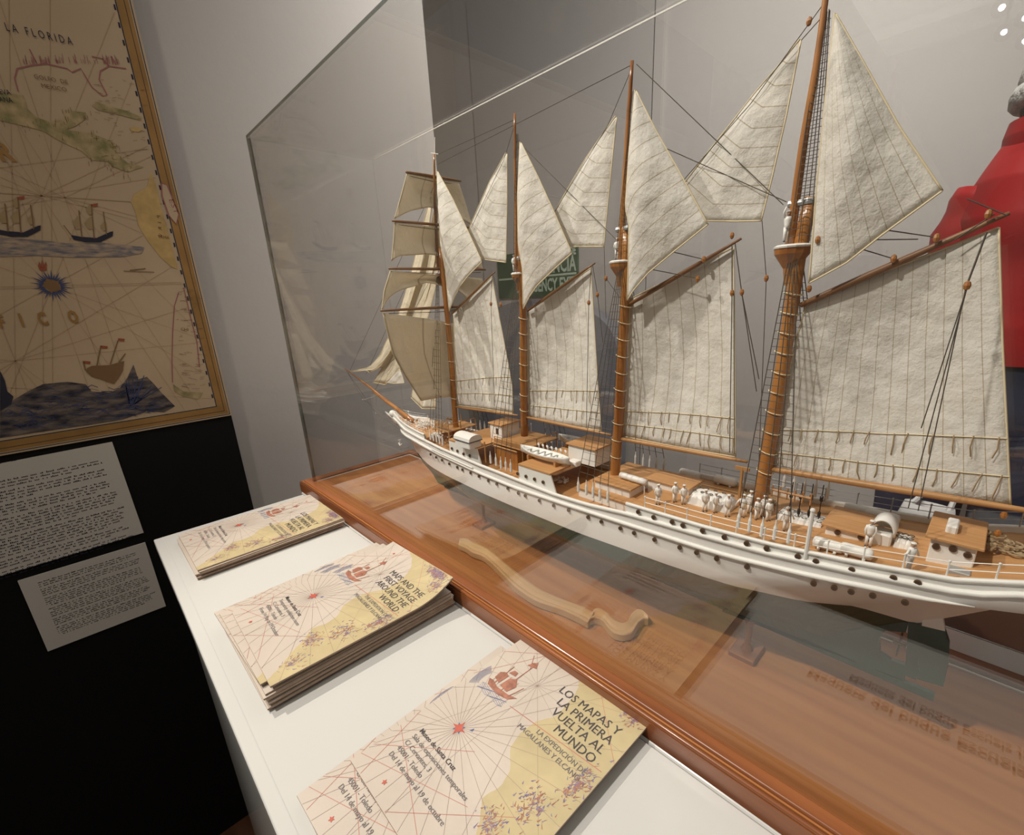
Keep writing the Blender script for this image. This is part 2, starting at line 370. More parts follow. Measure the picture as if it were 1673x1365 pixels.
obj('dark_sea', flat([(0,660),(20,655),(45,640),(70,628),(110,624),(140,628),(150,640),(180,642),(196,634),(208,618),(218,596),(226,620),(240,616),(252,628),(262,640),(286,664),(268,674),(240,672),(200,686),(150,694),(80,704),(0,716)], 1), M['wave'], mp, fix=False)
obj('dark_creature', flat([(0,606),(8,622),(12,640),(22,648),(18,662),(0,672)], 2), M['inkd'], mp, fix=False)
m = MB()
for k in range(16):
    a = lerp(-2.5,-.2,k/15); rib(m, [mpt((215+6*math.cos(a),660),3), mpt((222+random.uniform(20,50)*math.cos(a),652+45*math.sin(a)*random.uniform(.5,1)),3)], .0011, AY)
rw = random.Random(21)
for k in range(150):
    x_, t_ = rw.uniform(4,250), rw.random(); y_ = lerp(632 if x_ > 60 else 662, 700-(x_-60)*.08, t_) if x_ < 200 else lerp(650, 676, t_); l_ = rw.uniform(8,26); h_ = rw.uniform(-4,7)
    rib(m, [mpt((x_,y_),3), mpt((x_+l_*.5,y_-h_),3), mpt((x_+l_,y_-h_*.3),3)], rw.uniform(.0006,.0013), AY)
obj('wave_strokes', m, M['inkb'], mp, fix=False)
obj('pale_sea', flat([(0,388),(60,392),(120,398),(170,397),(236,404),(232,414),(200,420),(120,421),(60,418),(0,420)], 1), M['wavel'], mp, fix=False)
def mapship(x, y, s, flip=1):
    h = MB().add([mpt((x+flip*px*s, y+py*s), 3) for px, py in ((-34,-8),(-30,0),(-10,4),(14,4),(34,-6),(35,-14),(30,-13),(8,-3),(-18,-5))], [list(range(9))])
    o = obj('printed_ship', h, M['inkd'], mp, fix=False)
    r = MB()
    for a, b_, l in ((-16,-4,44),(4,-2,56),(24,-8,38)): rib(r, [mpt((x+flip*a*s,y+b_*s),4), mpt((x+flip*(a-5)*s,y+(b_-l)*s),4)], .0014, AY)
    rib(r, [mpt((x-flip*34*s,y-8*s),4), mpt((x-flip*46*s,y-24*s),4)], .0012, AY)
    obj('mast_lines', r, M['ink'], o, fix=False)
    q = MB()
    for a, b_, hh, ww in ((-22,-18,20,9),(-1,-18,20,11),(-2,-42,16,8),(21,-16,14,7)):
        q.add([mpt((x+flip*px*s, y+py*s), 3.5) for px, py in ((a-1,b_-hh),(a+2,b_-hh),(a+4,b_),(a-ww*.4,b_+1),(a-ww,b_-hh*.45))], [(0,1,2,3,4)])
    obj('sails', q, M['msail'], o, fix=False)
    f = MB(); f.add([mpt((x+flip*px*s,y+py*s),4) for px, py in ((-1,-58),(10,-60),(9,-55),(0,-54))], [(0,1,2,3)]); obj('pennant', f, M['mred'], o, fix=False)
mapship(30,383,1.05); mapship(150,392,1.0)
o = obj('tall_hulled_ship', flat([(142,602),(150,598),(178,597),(203,590),(201,606),(194,618),(186,628),(170,622),(150,616),(141,608)], 4), M['ink'], mp, fix=False)
r = MB()
for a, b_ in (((158,600),(165,565)),((180,596),(193,556)),((193,594),(205,578)),((140,606),(136,590))): rib(r, [mpt(a,5), mpt(b_,5)], .0017, AY)
obj('mast_lines', r, M['ink'], o, fix=False)
for x, y in ((193,553),(165,565),(137,590)): r = MB(); r.add([mpt(p,5) for p in ((x,y),(x+11,y+1),(x+10,y+5),(x,y+4))], [(0,1,2,3)]); obj('pennant', r, M['mred'], o, fix=False)
m = MB(); c = mpt((85,467),4)
for k in range(32):
    a = 2*math.pi*k/32; q = Vector((math.cos(a),0,math.sin(a))); n_ = Vector((-q.z,0,q.x)); m.add([c+q*.011+n_*.0014, c+q*.011-n_*.0014, c+q*(.028 if k % 2 else .021)], [(0,1,2)])
o = obj('compass_rose', m, M['inkb'], mp, fix=False)
m = MB(); m.add([c+Vector((math.cos(a*.6283)*(.013 if a % 2 else .009),-.0003,math.sin(a*.6283)*(.013 if a % 2 else .009))) for a in range(10)], [list(range(10))]); obj('rose_centre', m, M['ink'], o, fix=False)
m = MB()
for q in ([(66,437),(69,424),(72,437)],[(62,436),(64,427),(68,438)],[(77,435),(75,427),(71,438)],[(63,438),(77,437),(75,442),(66,443)]): m.add([mpt(p,4) for p in q], [list(range(len(q)))])
obj('fleur_mark', m, M['mred'], mp, fix=False)
m = MB(); m.add([mpt(p,5) for p in ((264,299),(273,303),(292,350),(288,366),(276,352),(265,320))], [list(range(6))]); o = obj('east_cartouche', m, M['parch'], mp, fix=False)
m = MB(); rib(m, [mpt(p,6) for p in ((264,299),(273,303),(292,350),(288,366),(276,352),(265,320),(264,299))], .002, AY); obj('cartouche_outline', m, M['inkp'], o, fix=False)
def mtxt(s, p, q, size, m_, bold=.0, name='lettering'):
    a = mpt(p,6); b_ = mpt(q,6); xd = b_-a; yd_ = Vector((0,0,1)); yd_ = yd_-xd.normalized()*yd_.dot(xd.normalized())
    o = text(name, s, size, m_, mp, (0,0,0), (1,0,0), (0,1,0), bold)
    W_ = max(v.co.x for v in o.data.vertices); k = xd.length/W_; xd.normalize(); yd_.normalize(); off = wloc(mp)
    for v in o.data.vertices: v.co = a+xd*v.co.x*k+yd_*v.co.y-off
mtxt('L A   F L O R I D A', (10,50),(120,74),.016,M['inkd']); mtxt('GOLFO  DE', (56,128),(112,138),.009,M['ink']); mtxt('MEXICO', (68,143),(110,150),.009,M['ink'])
mtxt('F    I    C      O', (0,536),(131,527),.03,M['gold'],.0012); mtxt('R', (0,262),(28,263),.036,M['gold'],.0012); mtxt('EVA', (0,154),(19,155),.010,M['inkd']); mtxt('ANA', (0,166),(22,168),.010,M['inkd'])
mtxt('TAMA', (258,389),(277,391),.008,M['ink']); mtxt('CHI', (295,540),(308,541),.008,M['ink']); mtxt('EST', (275,325),(286,350),.011,M['inkp']); mtxt('P  I  R  V', (262,352),(266,388),.008,M['ink'])
# info cards
def card(name, P, label, rows, title=None, x0=0.06):
    V = [ony(p, YM-.001) for p in P]; x_ = V[0]; cx = sum((v for v in V), Vector())/4
    xd = (V[1]-V[0]).normalized(); zd = (V[0]-V[3]).normalized(); zd = (zd-xd*zd.dot(xd)).normalized(); W_ = (V[1]-V[0]).length; H_ = (V[0]-V[3]).length
    t = thing(name, label, 'label', V[3]); off = Vector(V[3])
    obj('card', MB().prism([V[0],V[1],V[1]-zd*H_,V[0]-zd*H_], (0,-.004,0)), M['label'], t)
    m = MB(); y = .1 if not title else .16; r_ = random.Random(3)
    for k in rows:
        if k == 0: y += .018; continue
        xx = x0+(.03 if r_.random() < .15 else 0); end = x0+(.9-x0)*k
        while xx < end:
            wl = r_.uniform(.010,.055); n = max(1, int(wl/.0085)); 
            for j in range(n):
                hh = .0085*r_.choice((1,1,1,1.6)); a = V[0]+xd*W_*(xx+j*.0085)-zd*H_*y; a.y -= .0045
                q = [a, a+xd*W_*.0058, a+xd*W_*.0058+zd*H_*hh, a+zd*H_*hh]; m.add(q, [(0,1,2,3)])
            xx += wl+.009
        y += .0262
    obj('print_lines', m, M['inkd'], t, fix=False)
    if title: text('title', title, .012, M['inkd'], t, Vector(title_at(V, xd, zd, W_, H_))-off+Vector((0,-.0046,0)), xd, zd, .0005)
def title_at(V, xd, zd, W_, H_): q = ony((-58,776), YM); return (q.x, YM, q.z)
L1 = [(-150,786.5),(183,722),(232,876),(-70,962)]
card('info_label', L1, 'large white text card fixed right below the map', [1,1,.8,0,1,1,1,.5,0,1,1,1,.9,0,1,1,1,1,1,.7,0,1,1,1,1,1,1,.9,0,1,1,.9,0,1,1,.8], 'Mar del Pacífico', .05)
L2 = [(29,949),(237,886),(273,988.7),(82,1062)]
card('info_label', L2, 'small shaded text card below the larger card on the black panel', [1,1,.9,0,1,1,1,.5,0,1,1,1,1,.8,0,1,1,1,1,.9,0,1,1,1,.9,0,1,1,1,1,.9], None, .12)
# ------------------------------------------------------------------ pedestal
ZP = .95
t = thing('white_pedestal', 'white painted pedestal table holding three stacks of leaflets beside the glass case', 'table', (.14,.2,0))
obj('body', MB().box((.034,-.6,0), (.266,.93,ZP-.012)), M['white'], t)
obj('table_top', MB().bbox((.0225,-.65,ZP-.016), (.2672,.9375,ZP), .0015), M['white'], t)
obj('edge_batten', MB().box((.0245,-.62,ZP-.034), (.0335,.70,ZP-.018)), M['white'], t)
m = MB(); rib(m, [(.0352,.9365,ZP+.0003),(.0305,-.6,ZP+.0003)], .0007, AZ); m.box((.0242,-.62,ZP-.0182),(.0336,.70,ZP-.0172)); obj('seam', m, M['seam'], t)
# lettering printed on the pedestal, seen as a reflection in the case
m1 = text('lettering', 'Maqueta del buque Escuela Juan Sebastián de Elcano', .0135, M['inkd'], t, Vector((.136,.075,ZP+.0005))-wloc(t), (0,-1,0), (1,0,0), .0002)
m1 = text('lettering', 'Maqueta del buque Escuela Juan Sebastián de Elcano', .010, M['inkd'], t, Vector((.118,.045,ZP+.0005))-wloc(t), (0,-1,0), (1,0,0), .0001)
# plinth below the case
tag(obj('case_plinth', MB().bbox((.2685,-.9,0), (.609,.955,ZP-.0005), .002), M['white'], org=(.44,0,0)), 'white plinth under the mahogany case', 'plinth')
# ------------------------------------------------------------------ leaflets
TH = .0021
def leaflet_parts(eng, warp):
    "list of (name, mesh, mats); local frame: x = reading direction, y = up the page, metres"
    W2, H2 = .0765, .105; parts = []
    def wv(V): return [warp(Vector(p)) for p in V]
    def fin(m): m.v = [tuple(warp(Vector(p))) for p in m.v]; return m
    m = MB(); nx, ny = 14, 60
    top = [[Vector((lerp(-W2,W2,i/nx), lerp(-H2,H2,j/ny), TH)) for i in range(nx+1)] for j in range(ny+1)]
    bot = [[p-Vector((0,0,TH*.86)) for p in r] for r in top]
    m.grid(top); m.grid([r[::-1] for r in bot]); m.cur = 1
    for A, B in ((top[0],bot[0]),(top[-1],bot[-1]),([r[0] for r in top],[r[0] for r in bot]),([r[-1] for r in top],[r[-1] for r in bot])): m.grid([A,B])
    parts.append(('sheet', fin(m), [M['paper'], M['paperedge']]))
    def poly(P, z): # triangulated fan-safe: strips in y
        return [Vector((x/1000,y/1000,TH+z)) for x, y in P]
    # land: rows between a wandering left edge and the page edge
    LB = [(105,-30),(98,-12),(88,2),(75,10),(60,13),(40,15),(25,6),(8,4),(-8,8),(-20,22),(-34,26),(-48,22),(-60,34),(-76,44),(-92,58),(-105,66)]
    m = MB(); m.grid([[Vector((lerp(x+2*math.sin(y*.9),76.3,k/8)/1000, y/1000, TH+.0001)) for k in range(9)] for y, x in [(yy, interp(yy, LB)) for yy in [105-i*3.5 for i in range(61)]]])
    parts.append(('land_print', fin(m), M['lland']))
    rr = random.Random(5); m = MB()
    for cx, cy, sx, sy, n in ((50,98,26,7,60),(62,84,12,11,20),(66,8,8,22,26),(52,-28,14,16,22),(40,-56,14,12,16),(60,-80,10,14,10)):
        for k in range(n*7):
            x = cx+rr.gauss(0,.45)*sx; y = cy+rr.gauss(0,.45)*sy; l = rr.uniform(1.5,5); a = rr.gauss(1.2,.7); w_ = rr.uniform(.2,.8); m.cur = 0 if rr.random() < .55 else 1
            X0, Y0, X1, Y1 = [max(-q,min(q,v)) for v,q in ((x,76),(y,104.5),(x+l*math.cos(a),76),(y+l*math.sin(a),104.5))]
            m.add(poly([(X0-w_,Y0),(X0+w_,Y0),(X1,Y1)],.00022+.0000005*k), [(0,1,2)])
    parts.append(('coast_print', fin(m), [M['lcoast'], M['lship']]))
    m = MB(); c = (-36.8,-26.4)
    def seg(mm, a, b_, w_, z, n=40): rib(mm, poly([a,b_], z), w_/1000, AZ, n)
    def cl(c_, a):
        dx, dy = math.cos(a), math.sin(a); T = 999
        for q, d_, lo, hi in ((c_[0],dx,-76,76),(c_[1],dy,-104.5,104.5)):
            if d_ > 1e-6: T = min(T,(hi-q)/d_)
            if d_ < -1e-6: T = min(T,(lo-q)/d_)
        return (c_[0]+dx*T, c_[1]+dy*T)
    for k in range(32): seg(m, c, cl(c, math.pi*k/16+.03), .28, .00015)
    for k in range(16): seg(m, (-20,52), cl((-20,52), math.pi*k/8), .22, .00015)
    parts.append(('rhumb_lines', fin(m), M['lline']))
    m = MB()
    for a, b_ in (((-22,19),(73,28)),((-76,60),(-20,104)),((-76,-60),(30,-104)),((-76,-85),(-10,-30)),((10,104),(76,40)),((-76,20),(-30,104)),((-60,-104),(-76,-40)),((-20,-104),(50,-40)),((-76,-96),(20,-60))): seg(m, a, b_, .38, .00017)
    seg(m, (-22,19), (73,28), .7, .00019)
    parts.append(('red_lines', fin(m), M['lrline']))
    m = MB(); m.cur = 0
    for k in range(8):
        a = math.pi*k/4+.1; R_ = 7.5 if k % 2 == 0 else 5.6; m.cur = 0 if k % 2 == 0 else 1
        m.add(poly([(c[0]+R_*math.cos(a),c[1]+R_*math.sin(a)),(c[0]+3*math.cos(a+.45),c[1]+3*math.sin(a+.45)),c,(c[0]+3*math.cos(a-.45),c[1]+3*math.sin(a-.45))],.0003+.00001*k), [(0,1,2,3)])
    m.cur = 0; m.add(poly([(c[0]+3.6*math.cos(a),c[1]+3.6*math.sin(a)) for a in [i*.524 for i in range(12)]],.0004), [list(range(12))])
    m.cur = 1; m.add(poly([(c[0]+8,c[1]+5),(c[0]+11,c[1]+6),(c[0]+10,c[1]+9),(c[0]+9,c[1]+7)],.0004), [(0,1,2,3)])
    m.cur = 0
    for q in ((-46.9,88.4),(-40,-94)): m.add(poly([(q[0]+2.4*(1 if i % 2 else .5)*math.cos(i*.6283),q[1]+2.4*(1 if i % 2 else .5)*math.sin(i*.6283)) for i in range(10)],.0003), [list(range(10))])
    parts.append(('compass_print', fin(m), [M['lred'], M['lblue']]))
    m = MB(); sx, sy = -47, 31        # little ship, bow to the upper right of the page
    def sp(P, z=.00025): m.add(poly([(sx+x,sy+y) for x, y in P], z), [list(range(len(P)))])
    m.cur = 0; sp([(-13,-4),(-9,-10),(6,-12),(18,-9),(24,-2),(14,-5),(0,-6),(-8,-3)]); sp([(-10,0),(-2,-2),(-1,10),(-6,12),(-11,8)],.0003); sp([(1,-3),(11,-4),(14,6),(8,13),(2,9)],.0003); sp([(-4,13),(4,14),(3,19),(-2,19)],.0003)
    for k in range(7): seg(m, (sx-9+k*3.2,sy-3), (sx-8+k*3.4,sy+11), .35, .00034, 3)
    for a, b_ in (((-5,-6),(-6,22)),((6,-8),(8,36)),((16,-6),(20,10))): seg(m, (sx+a[0],sy+a[1]), (sx+b_[0],sy+b_[1]), .8, .00035, 4)
    seg(m, (sx+8,sy+30), (sx-2,sy+46), .6, .00035, 4); sp([(2,32),(12,35),(8,42),(4,38)],.0003)
    m.cur = 1
    for k in range(7):
        rib(m, poly([(sx-15-1.1*k+9*math.cos(a)*.4, sy-7+(9+k)*math.sin(a)) for a in [lerp(2.0,4.4,i/10) for i in range(11)]],.0003), .00035, AZ)
        rib(m, poly([(sx+lerp(-14,20,i/8), sy-12-1.1*k+1.2*math.sin(i*1.7+k)) for i in range(9)],.0003), .00028, AZ)
    parts.append(('ship_print', fin(m), [M['lship'], M['lblue']]))
    return parts
TXT = {False: (['LOS MAPAS Y','LA PRIMERA','VUELTA AL','MUNDO'], ['LA EXPEDICIÓN DE','MAGALLANES Y ELCANO'], ['Museo de Santa Cruz','Sala de exposiciones temporales','C/ Cervantes, 3','45001 - Toledo','Del 14 de mayo al 19 de octubre']),
       True: (['MAPS AND THE','FIRST VOYAGE','AROUND THE','WORLD'], ['THE EXPEDITION OF','MAGALLANES Y ELCANO'], ['Museo de Santa Cruz','Temporary exhibition room','C/ Cervantes, 3','45001 - Toledo','From 14 May to 19 October'])}
def build_leaflet(root, eng, warp):
    for n, m_, ma in leaflet_parts(eng, warp): obj(n, m_, ma, root, smooth=(n == 'sheet'), local=True, fix=(n == 'sheet'))
    T1, T2, T3 = TXT[eng]; z = TH+.00045
    wpp = lambda p: warp(p)
    for k, s in enumerate(T1): text('title_line', s, .0118, M['ltext'], root, (.064,.0612-k*.0112,z), (1,0,0), (0,1,0), 0, 'RIGHT', wpp, sx=.93)
    for k, s in enumerate(T2): text('subtitle_line', s, .0066, M['ltext2'], root, (.065,.0165-k*.0072,z), (1,0,0), (0,1,0), 0, 'RIGHT', wpp, sx=.9)
    for k, s in enumerate(T3): text('address_line', s, .0060, M['ltext'] if k == 0 else M['ltext2'], root, (-.059,-.052-k*.0072,z), (1,0,0), (0,1,0), .00005 if k == 0 else 0, 'LEFT', wpp, sx=.95)
idw = lambda p: p
def copy_tree(o, parent=None):
    c = o.copy(); COL.objects.link(c)
    if parent: c.parent = parent
    for ch in list(o.children): copy_tree(ch, c)
    return c
sheet_plain = None
def curl(p):   # the top leaflet of the middle stack lifts at its upper end
    q = Vector(p); t_ = max(0, (q.y-.045)/.06); q.z += .016*t_*t_*(.35+.65*max(0,(q.x+.0765)/.153)) ; q.y -= .004*t_*t_; return q
PROTO = {}
def leaflet(loc, rz, label, group, eng, full=True, warp=None):
    global sheet_plain
    if full and warp is None and eng in PROTO:
        r = copy_tree(PROTO[eng]); r.location = loc; r.rotation_euler = (0,0,rz); tag(r, label, 'leaflet', group); return r
    r = thing('leaflet', label, 'leaflet', loc, group, rz)
    if full:
        build_leaflet(r, eng, warp or idw)
        if warp is None: PROTO[eng] = r
    else:
        if sheet_plain is None:
            n, m_, ma = leaflet_parts(eng, idw)[0]; sheet_plain = mesh('sheet', m_, ma)
        s_ = D.objects.new('sheet', sheet_plain); COL.objects.link(s_); s_.parent = r
    return r
RB = -math.pi/2
def stack(cx, cy, n, eng, tops, label, group, seed, th):
    r_ = random.Random(seed)
    for k in range(n):
        z = ZP+.0004+k*th; left = n-k
        if left <= len(tops):
            dx, dy, da, lb, wp = tops[len(tops)-left]
            leaflet((cx+dx,cy+dy,z), RB+da, lb, group, eng, True, wp)
        else: leaflet((cx+r_.uniform(-.003,.003), cy+r_.uniform(-.003,.003), z), RB+r_.uniform(-.012,.012), label, group, eng, False)
G1 = 'leaflets in the far stack'; G2 = 'leaflets in the middle stack'; G3 = 'leaflets in the near stack'
stack(.157,.808,7,False,[(.001,0,.0,'top Spanish leaflet of the far stack by the map panel',None)], 'plain edge of a leaflet low in the far stack', G1, 1, TH+.0001)
stack(.158,.492,12,True,[(-.004,.026,.035,'English leaflet peeping out at the back of the middle stack',None),(-.002,.014,.012,'English leaflet just under the curled top one',None),(.006,-.002,-.022,'top English leaflet of the middle stack with curled corner',curl)], 'plain edge of a leaflet in the thick middle stack', G2, 2, TH+.00015)
stack(.150,.232,5,False,[(-.002,.004,.02,'leaflet under the top one of the nearest stack, its address half covered',None),(.036,-.004,-.011,'top Spanish leaflet of the nearest stack, title in full view',None)], 'plain edge of a leaflet under the nearest stack', G3, 3, TH+.0001)
# ------------------------------------------------------------------ glass case
ZB = .9747; GX0, GX1, GY1, GZ = .29, .511, .9305, 1.5805; GY0 = -.62
case = thing('display_case', 'long glass display case with mahogany base enclosing the ship model', 'display case', (.4,.2,ZP))
obj('base_board', MB().box((.275,-.66,ZP), (.532,.953,ZB-.003)), M['board'], case)
m = MB(); m.box((.2700,-.66,ZP+.0002),(.2765,.958,ZB-.006)); m.box((.5285,-.66,ZP+.0002),(.5355,.958,ZB-.006)); m.box((.2765,.951,ZP+.0002),(.5285,.958,ZB-.006))
obj('base_apron', m, M['mahog'], case)
m = MB()
for x in (.2725,.5330): m.tube([(x,-.66,ZB-.0045),(x,.9555,ZB-.0045)], .0022, 10)
m.tube([(.2725,.9555,ZB-.0045),(.533,.9555,ZB-.0045)], .0022, 10)
obj('bead_moulding', m, M['mahog'], case, smooth=True)
m = MB(); m.bbox((.2765,-.66,ZB-.006),(.2885,.9500,ZB),.0012); m.bbox((.5125,-.66,ZB-.006),(.5290,.9500,ZB),.0012); m.bbox((.2885,.932,ZB-.006),(.5125,.9500,ZB),.0012)
obj('rim_step', m, M['mahog'], case)
m = MB(); m.box((.507,-.62,ZB-.0035),(.509,.927,ZB-.0015)); m.box((.2945,.925,ZB-.0035),(.507,.927,ZB-.0015)); obj('sealant_strip', m, M['seal_glint'], case)
hood = obj('glass_hood', MB().box((GX0-.0015,GY0,ZB-.003),(GX0+.0015,GY1,GZ)), M['glass'], case)
for n, a, b_ in (('back_pane',(GX1-.0015,GY0,ZB-.003),(GX1+.0015,GY1,GZ)),('end_pane',(GX0+.0017,GY1-.003,ZB-.003),(GX1-.0017,GY1,GZ)),('end_pane',(GX0+.0017,GY0,ZB-.003),(GX1-.0017,GY0+.003,GZ)),('top_pane',(GX0-.0015,GY0,GZ+.0002),(GX1+.0015,GY1,GZ+.0032))):
    obj(n, MB().box(a,b_), M['glass'], hood)
m = MB(); e = .0016
m.box((GX0-.0018,GY1-.0005,ZB-.003),(GX0+.0045,GY1+.0008,GZ)); m.box((GX0-.0019,GY0,GZ-.0003),(GX0-.0013,GY1,GZ+.0032)); 
obj('back_edge_glint', MB().box((GX1+.0013,GY0,GZ+.0005),(GX1+.0019,GY1,GZ+.0022)), M['seal_glint'], hood)  # pale colour stands in for the bright reflection along this glass edge
obj('polished_edges', m, M['gedge'], hood)
# carved scroll lying on the board
zc = ZB+.007
def s8(L_): return [(480+x/3.217, 720+y/3.217) for x, y in L_]
def r4(L_): return [(900+x/4.183, 900+y/4.183) for x, y in L_]
near = s8([(865,545),(905,560),(935,585),(1000,605),(1060,660),(1160,765),(1270,840),(1400,880),(1500,925),(1550,955)])+r4([(262,465),(300,450),(350,465),(395,525),(435,560),(500,572),(560,555),(595,490),(635,460),(665,465)])
far = s8([(872,512),(910,508),(950,535),(1015,562),(1090,625),(1190,705),(1290,780),(1420,835),(1525,870),(1585,905)])+r4([(290,395),(330,385),(385,415),(430,468),(490,494),(528,478),(546,430),(590,392),(630,402),(662,440)])
A = []; B = []
for i_ in range(len(near)-1):
    a0, a1, b0, b1 = [onz(p, zc) for p in (near[i_], near[i_+1], far[i_], far[i_+1])]
    for q in range(5): A.append(a0.lerp(a1,q/5)); B.append(b0.lerp(b1,q/5))
A.append(a1); B.append(b1)
def smooth3(P):
    for _ in range(3): P = [P[0]]+[(P[i-1]+P[i]*2+P[i+1])/4 for i in range(1,len(P)-1)]+[P[-1]]
    return P
A, B = smooth3(A), smooth3(B)
m = MB(); prof = [(-.04,-1),(-.04,-.12),(0,0),(.12,.03),(.2,-.16),(.3,-.2),(.55,-.05),(.85,.02),(.93,-.08),(1,-.1),(1,-1)]
m.grid([[Vector((lerp(a.x,b_.x,u), lerp(a.y,b_.y,u), zc+.0085*v)) for a, b_ in zip(A,B)] for u, v in prof])
tag(obj('carved_scroll', m, M['carve'], smooth=False, org=(.36,.35,ZB-.003)), 'pale carved wooden scroll moulding lying on the board inside the case', 'moulding')
# ------------------------------------------------------------------ SHIP MODEL
XC = .40
ship = thing('sailing_ship_model', 'white four-masted sailing ship model with cream canvas sails inside the glass case', 'model ship', (XC,.3,ZB-.003))
BT = [(-.14,.003),(-.125,.016),(-.10,.027),(-.08,.034),(-.03,.045),(.05,.053),(.15,.057),(.3,.057),(.45,.054),(.55,.047),(.62,.038),(.68,.026),(.72,.015),(.755,.005),(.772,.0006)]
ZR = [(-.14,1.160),(-.10,1.150),(-.034,1.136),(-.013,1.127),(.044,1.121),(.10,1.115),(.165,1.112),(.223,1.109),(.27,1.104),(.32,1.102),(.42,1.104),(.50,1.105),(.60,1.106),(.70,1.104),(.772,1.109)]
ZW = [(-.12,1.148),(-.06,1.128),(.007,1.116),(.042,1.112),(.077,1.107),(.125,1.102),(.228,1.098),(.384,1.092),(.50,1.094),(.63,1.096),(.72,1.093),(.76,1.094)]
ZL = [(.004,1.095),(.043,1.094),(.075,1.083),(.123,1.074),(.18,1.070),(.28,1.065),(.39,1.063),(.60,1.063),(.67,1.066),(.71,1.068)]
ZPO = [(-.14,1.168),(-.033,1.143),(-.005,1.134),(.037,1.129),(.096,1.123),(.145,1.121),(.224,1.119)]
ZF = [(.60,1.115),(.66,1.114),(.72,1.114),(.772,1.120)]
def hb(y): return interp(y, BT)
def near_side(p, k=1.0, dz=0):
    "where a pixel ray meets the near (port) side of the hull"
    x = XC-.04
    for _ in range(60): q = onx(p, x); x = .6*x+.4*(XC-k*hb(q.y))
    return q
NS = 64
LV = [(.772,-.135,1.0,ZR),(.745,-.118,1.0,ZW),(.722,-.06,.99,None),(.702,.008,.95,ZL)]
def lev(i, t_, s):
    yb, ys, k, Z_ = LV[i]; tt = 1-(1-t_)**1.15; y = lerp(yb, ys, tt); ye = lerp(.772, -.135, tt); 
    wd = k*(hb(y) if i < 2 else min(hb(y), hb(ye)*1.02)*(1 if t_ < .8 else lerp(1, (.95,.6,.45,.10)[i], ((t_-.8)/.2)**1.5)))
    wd *= min(1, (1-math.exp(-max(0,(yb-y))/.012)) if i else 1)
    z = interp(y, Z_) if Z_ else lerp(interp(y, ZL), interp(y, ZW), .5) if y > .0 else interp(y, [(-.06,1.128),(0,1.108)])
    if i == 3: x_ref = XC-.95*hb(y); z += ((XC-wd)-x_ref)*(z-CAM.z)/x_ref
    return Vector((XC-s*wd, y, z))
def lowlev(j, t_, s):
    yb = (.695,.68,.655,.64)[j]; ys = (.03,.045,.05,.05)[j]; k = (.88,.66,.28,.035)[j]; z = (1.048,1.033,1.022,1.010)[j]
    y = lerp(yb, ys, 1-(1-t_)**1.15); sh = min(1,(t_/.25)**.8)*min(1,((1-t_)/.35)**.8)
    return Vector((XC-s*max(.0012, hb(y)*k*sh), y, lerp(z, 1.06, max(0,(.3-j*.09))*(1-sh))))
m = MB()
for s in (1,-1):
    m.grid([[lev(i, j/NS, s) for j in range(NS+1)] for i in range(4)])
m.grid([[lev(i, 1, 1), lev(i, 1, -1)] for i in range(4)])
hull = obj('hull', m, M['hullw'], ship, smooth=True)
m = MB()
for s in (1,-1): m.grid([[lev(3, j/NS, s) for j in range(NS+1)]]+[[lowlev(i, j/NS, s) for j in range(NS+1)] for i in range(4)])
m.prism([onx(p, XC-.002) for p in ((1484,1016),(1507,1023),(1497,1112),(1478,1104))], (.004,0,0))
m.prism([onx(p, XC-.002) for p in ((1180,960),(1300,985),(1441,1008),(1484,1019),(1480,1034),(1446,1031),(1436,1045),(1438,1068),(1456,1080),(1480,1088),(1478,1112),(1318,1053),(1180,1000))], (.004,0,0))
m.box((XC-.002,-.012,1.009),(XC+.002,.62,1.015))
obj('green_bottom', m, M['hullg'], hull, smooth=False, label='dark green underwater hull')
m = MB(); m.prism([onx(p, XC-.0022) for p in ((1509,990),(1537,990),(1544,1032),(1506,1023))], (.0044,0,0)); rd = obj('rudder', m, M['hullw'], ship)
m = MB(); m.prism([onx(p, XC-.0022) for p in ((1506,1023),(1544,1032),(1551,1053),(1549,1089),(1541,1123),(1498,1110))], (.0044,0,0)); obj('rudder_lower', m, M['hullg'], rd)
m = MB(); c = onx((1470,1052), XC)
for k in range(3):
    R_ = Matrix.Rotation(2*math.pi*k/3,3,'Y'); m.ball(c+R_@Vector((0,0,.006)), .0045, 8, (.5,.2,1.2), R_)
m.lathe(c, [(.0016,-.004),(.0018,.004)], 8, Matrix.Rotation(math.pi/2,3,'X')); obj('propeller', m, M['brass'], ship)
# rails and strakes
def side_line(Z_, y0, y1, dz=0, k=1.0, s=1, n=70): return [Vector((XC-s*(k*hb(y)), y, interp(y, Z_)+dz)) for y in [lerp(y0,y1,i/n) for i in range(n+1)]]
m = MB()
for s in (1,-1):
    m.tube(side_line(ZR,.772,-.135,s=s), .0021, 8); 
m.tube([Vector((XC-.016,-.128,1.157)),Vector((XC,-.137,1.160)),Vector((XC+.016,-.128,1.157))], .0026, 8)
obj('main_rail', m, M['mwhite'], hull, smooth=True)
m = MB()
for s in (1,-1): Q = [lev(1, j/60*.845, s)+Vector((-s*.0006,0,0)) for j in range(1,61)]; m.tube(Q, [.0020]*56+[.0018,.0014,.0009,.0004], 8)
obj('rubbing_strake', m, M['mwhite'], hull, smooth=True)
m = MB(); m.tube([p+Vector((-.002,0,-.0075)) for p in side_line(ZR,.575,.465,k=1)], .0012, 6); obj('anchor_rail', m, M['mwhite'], hull)
m = MB()
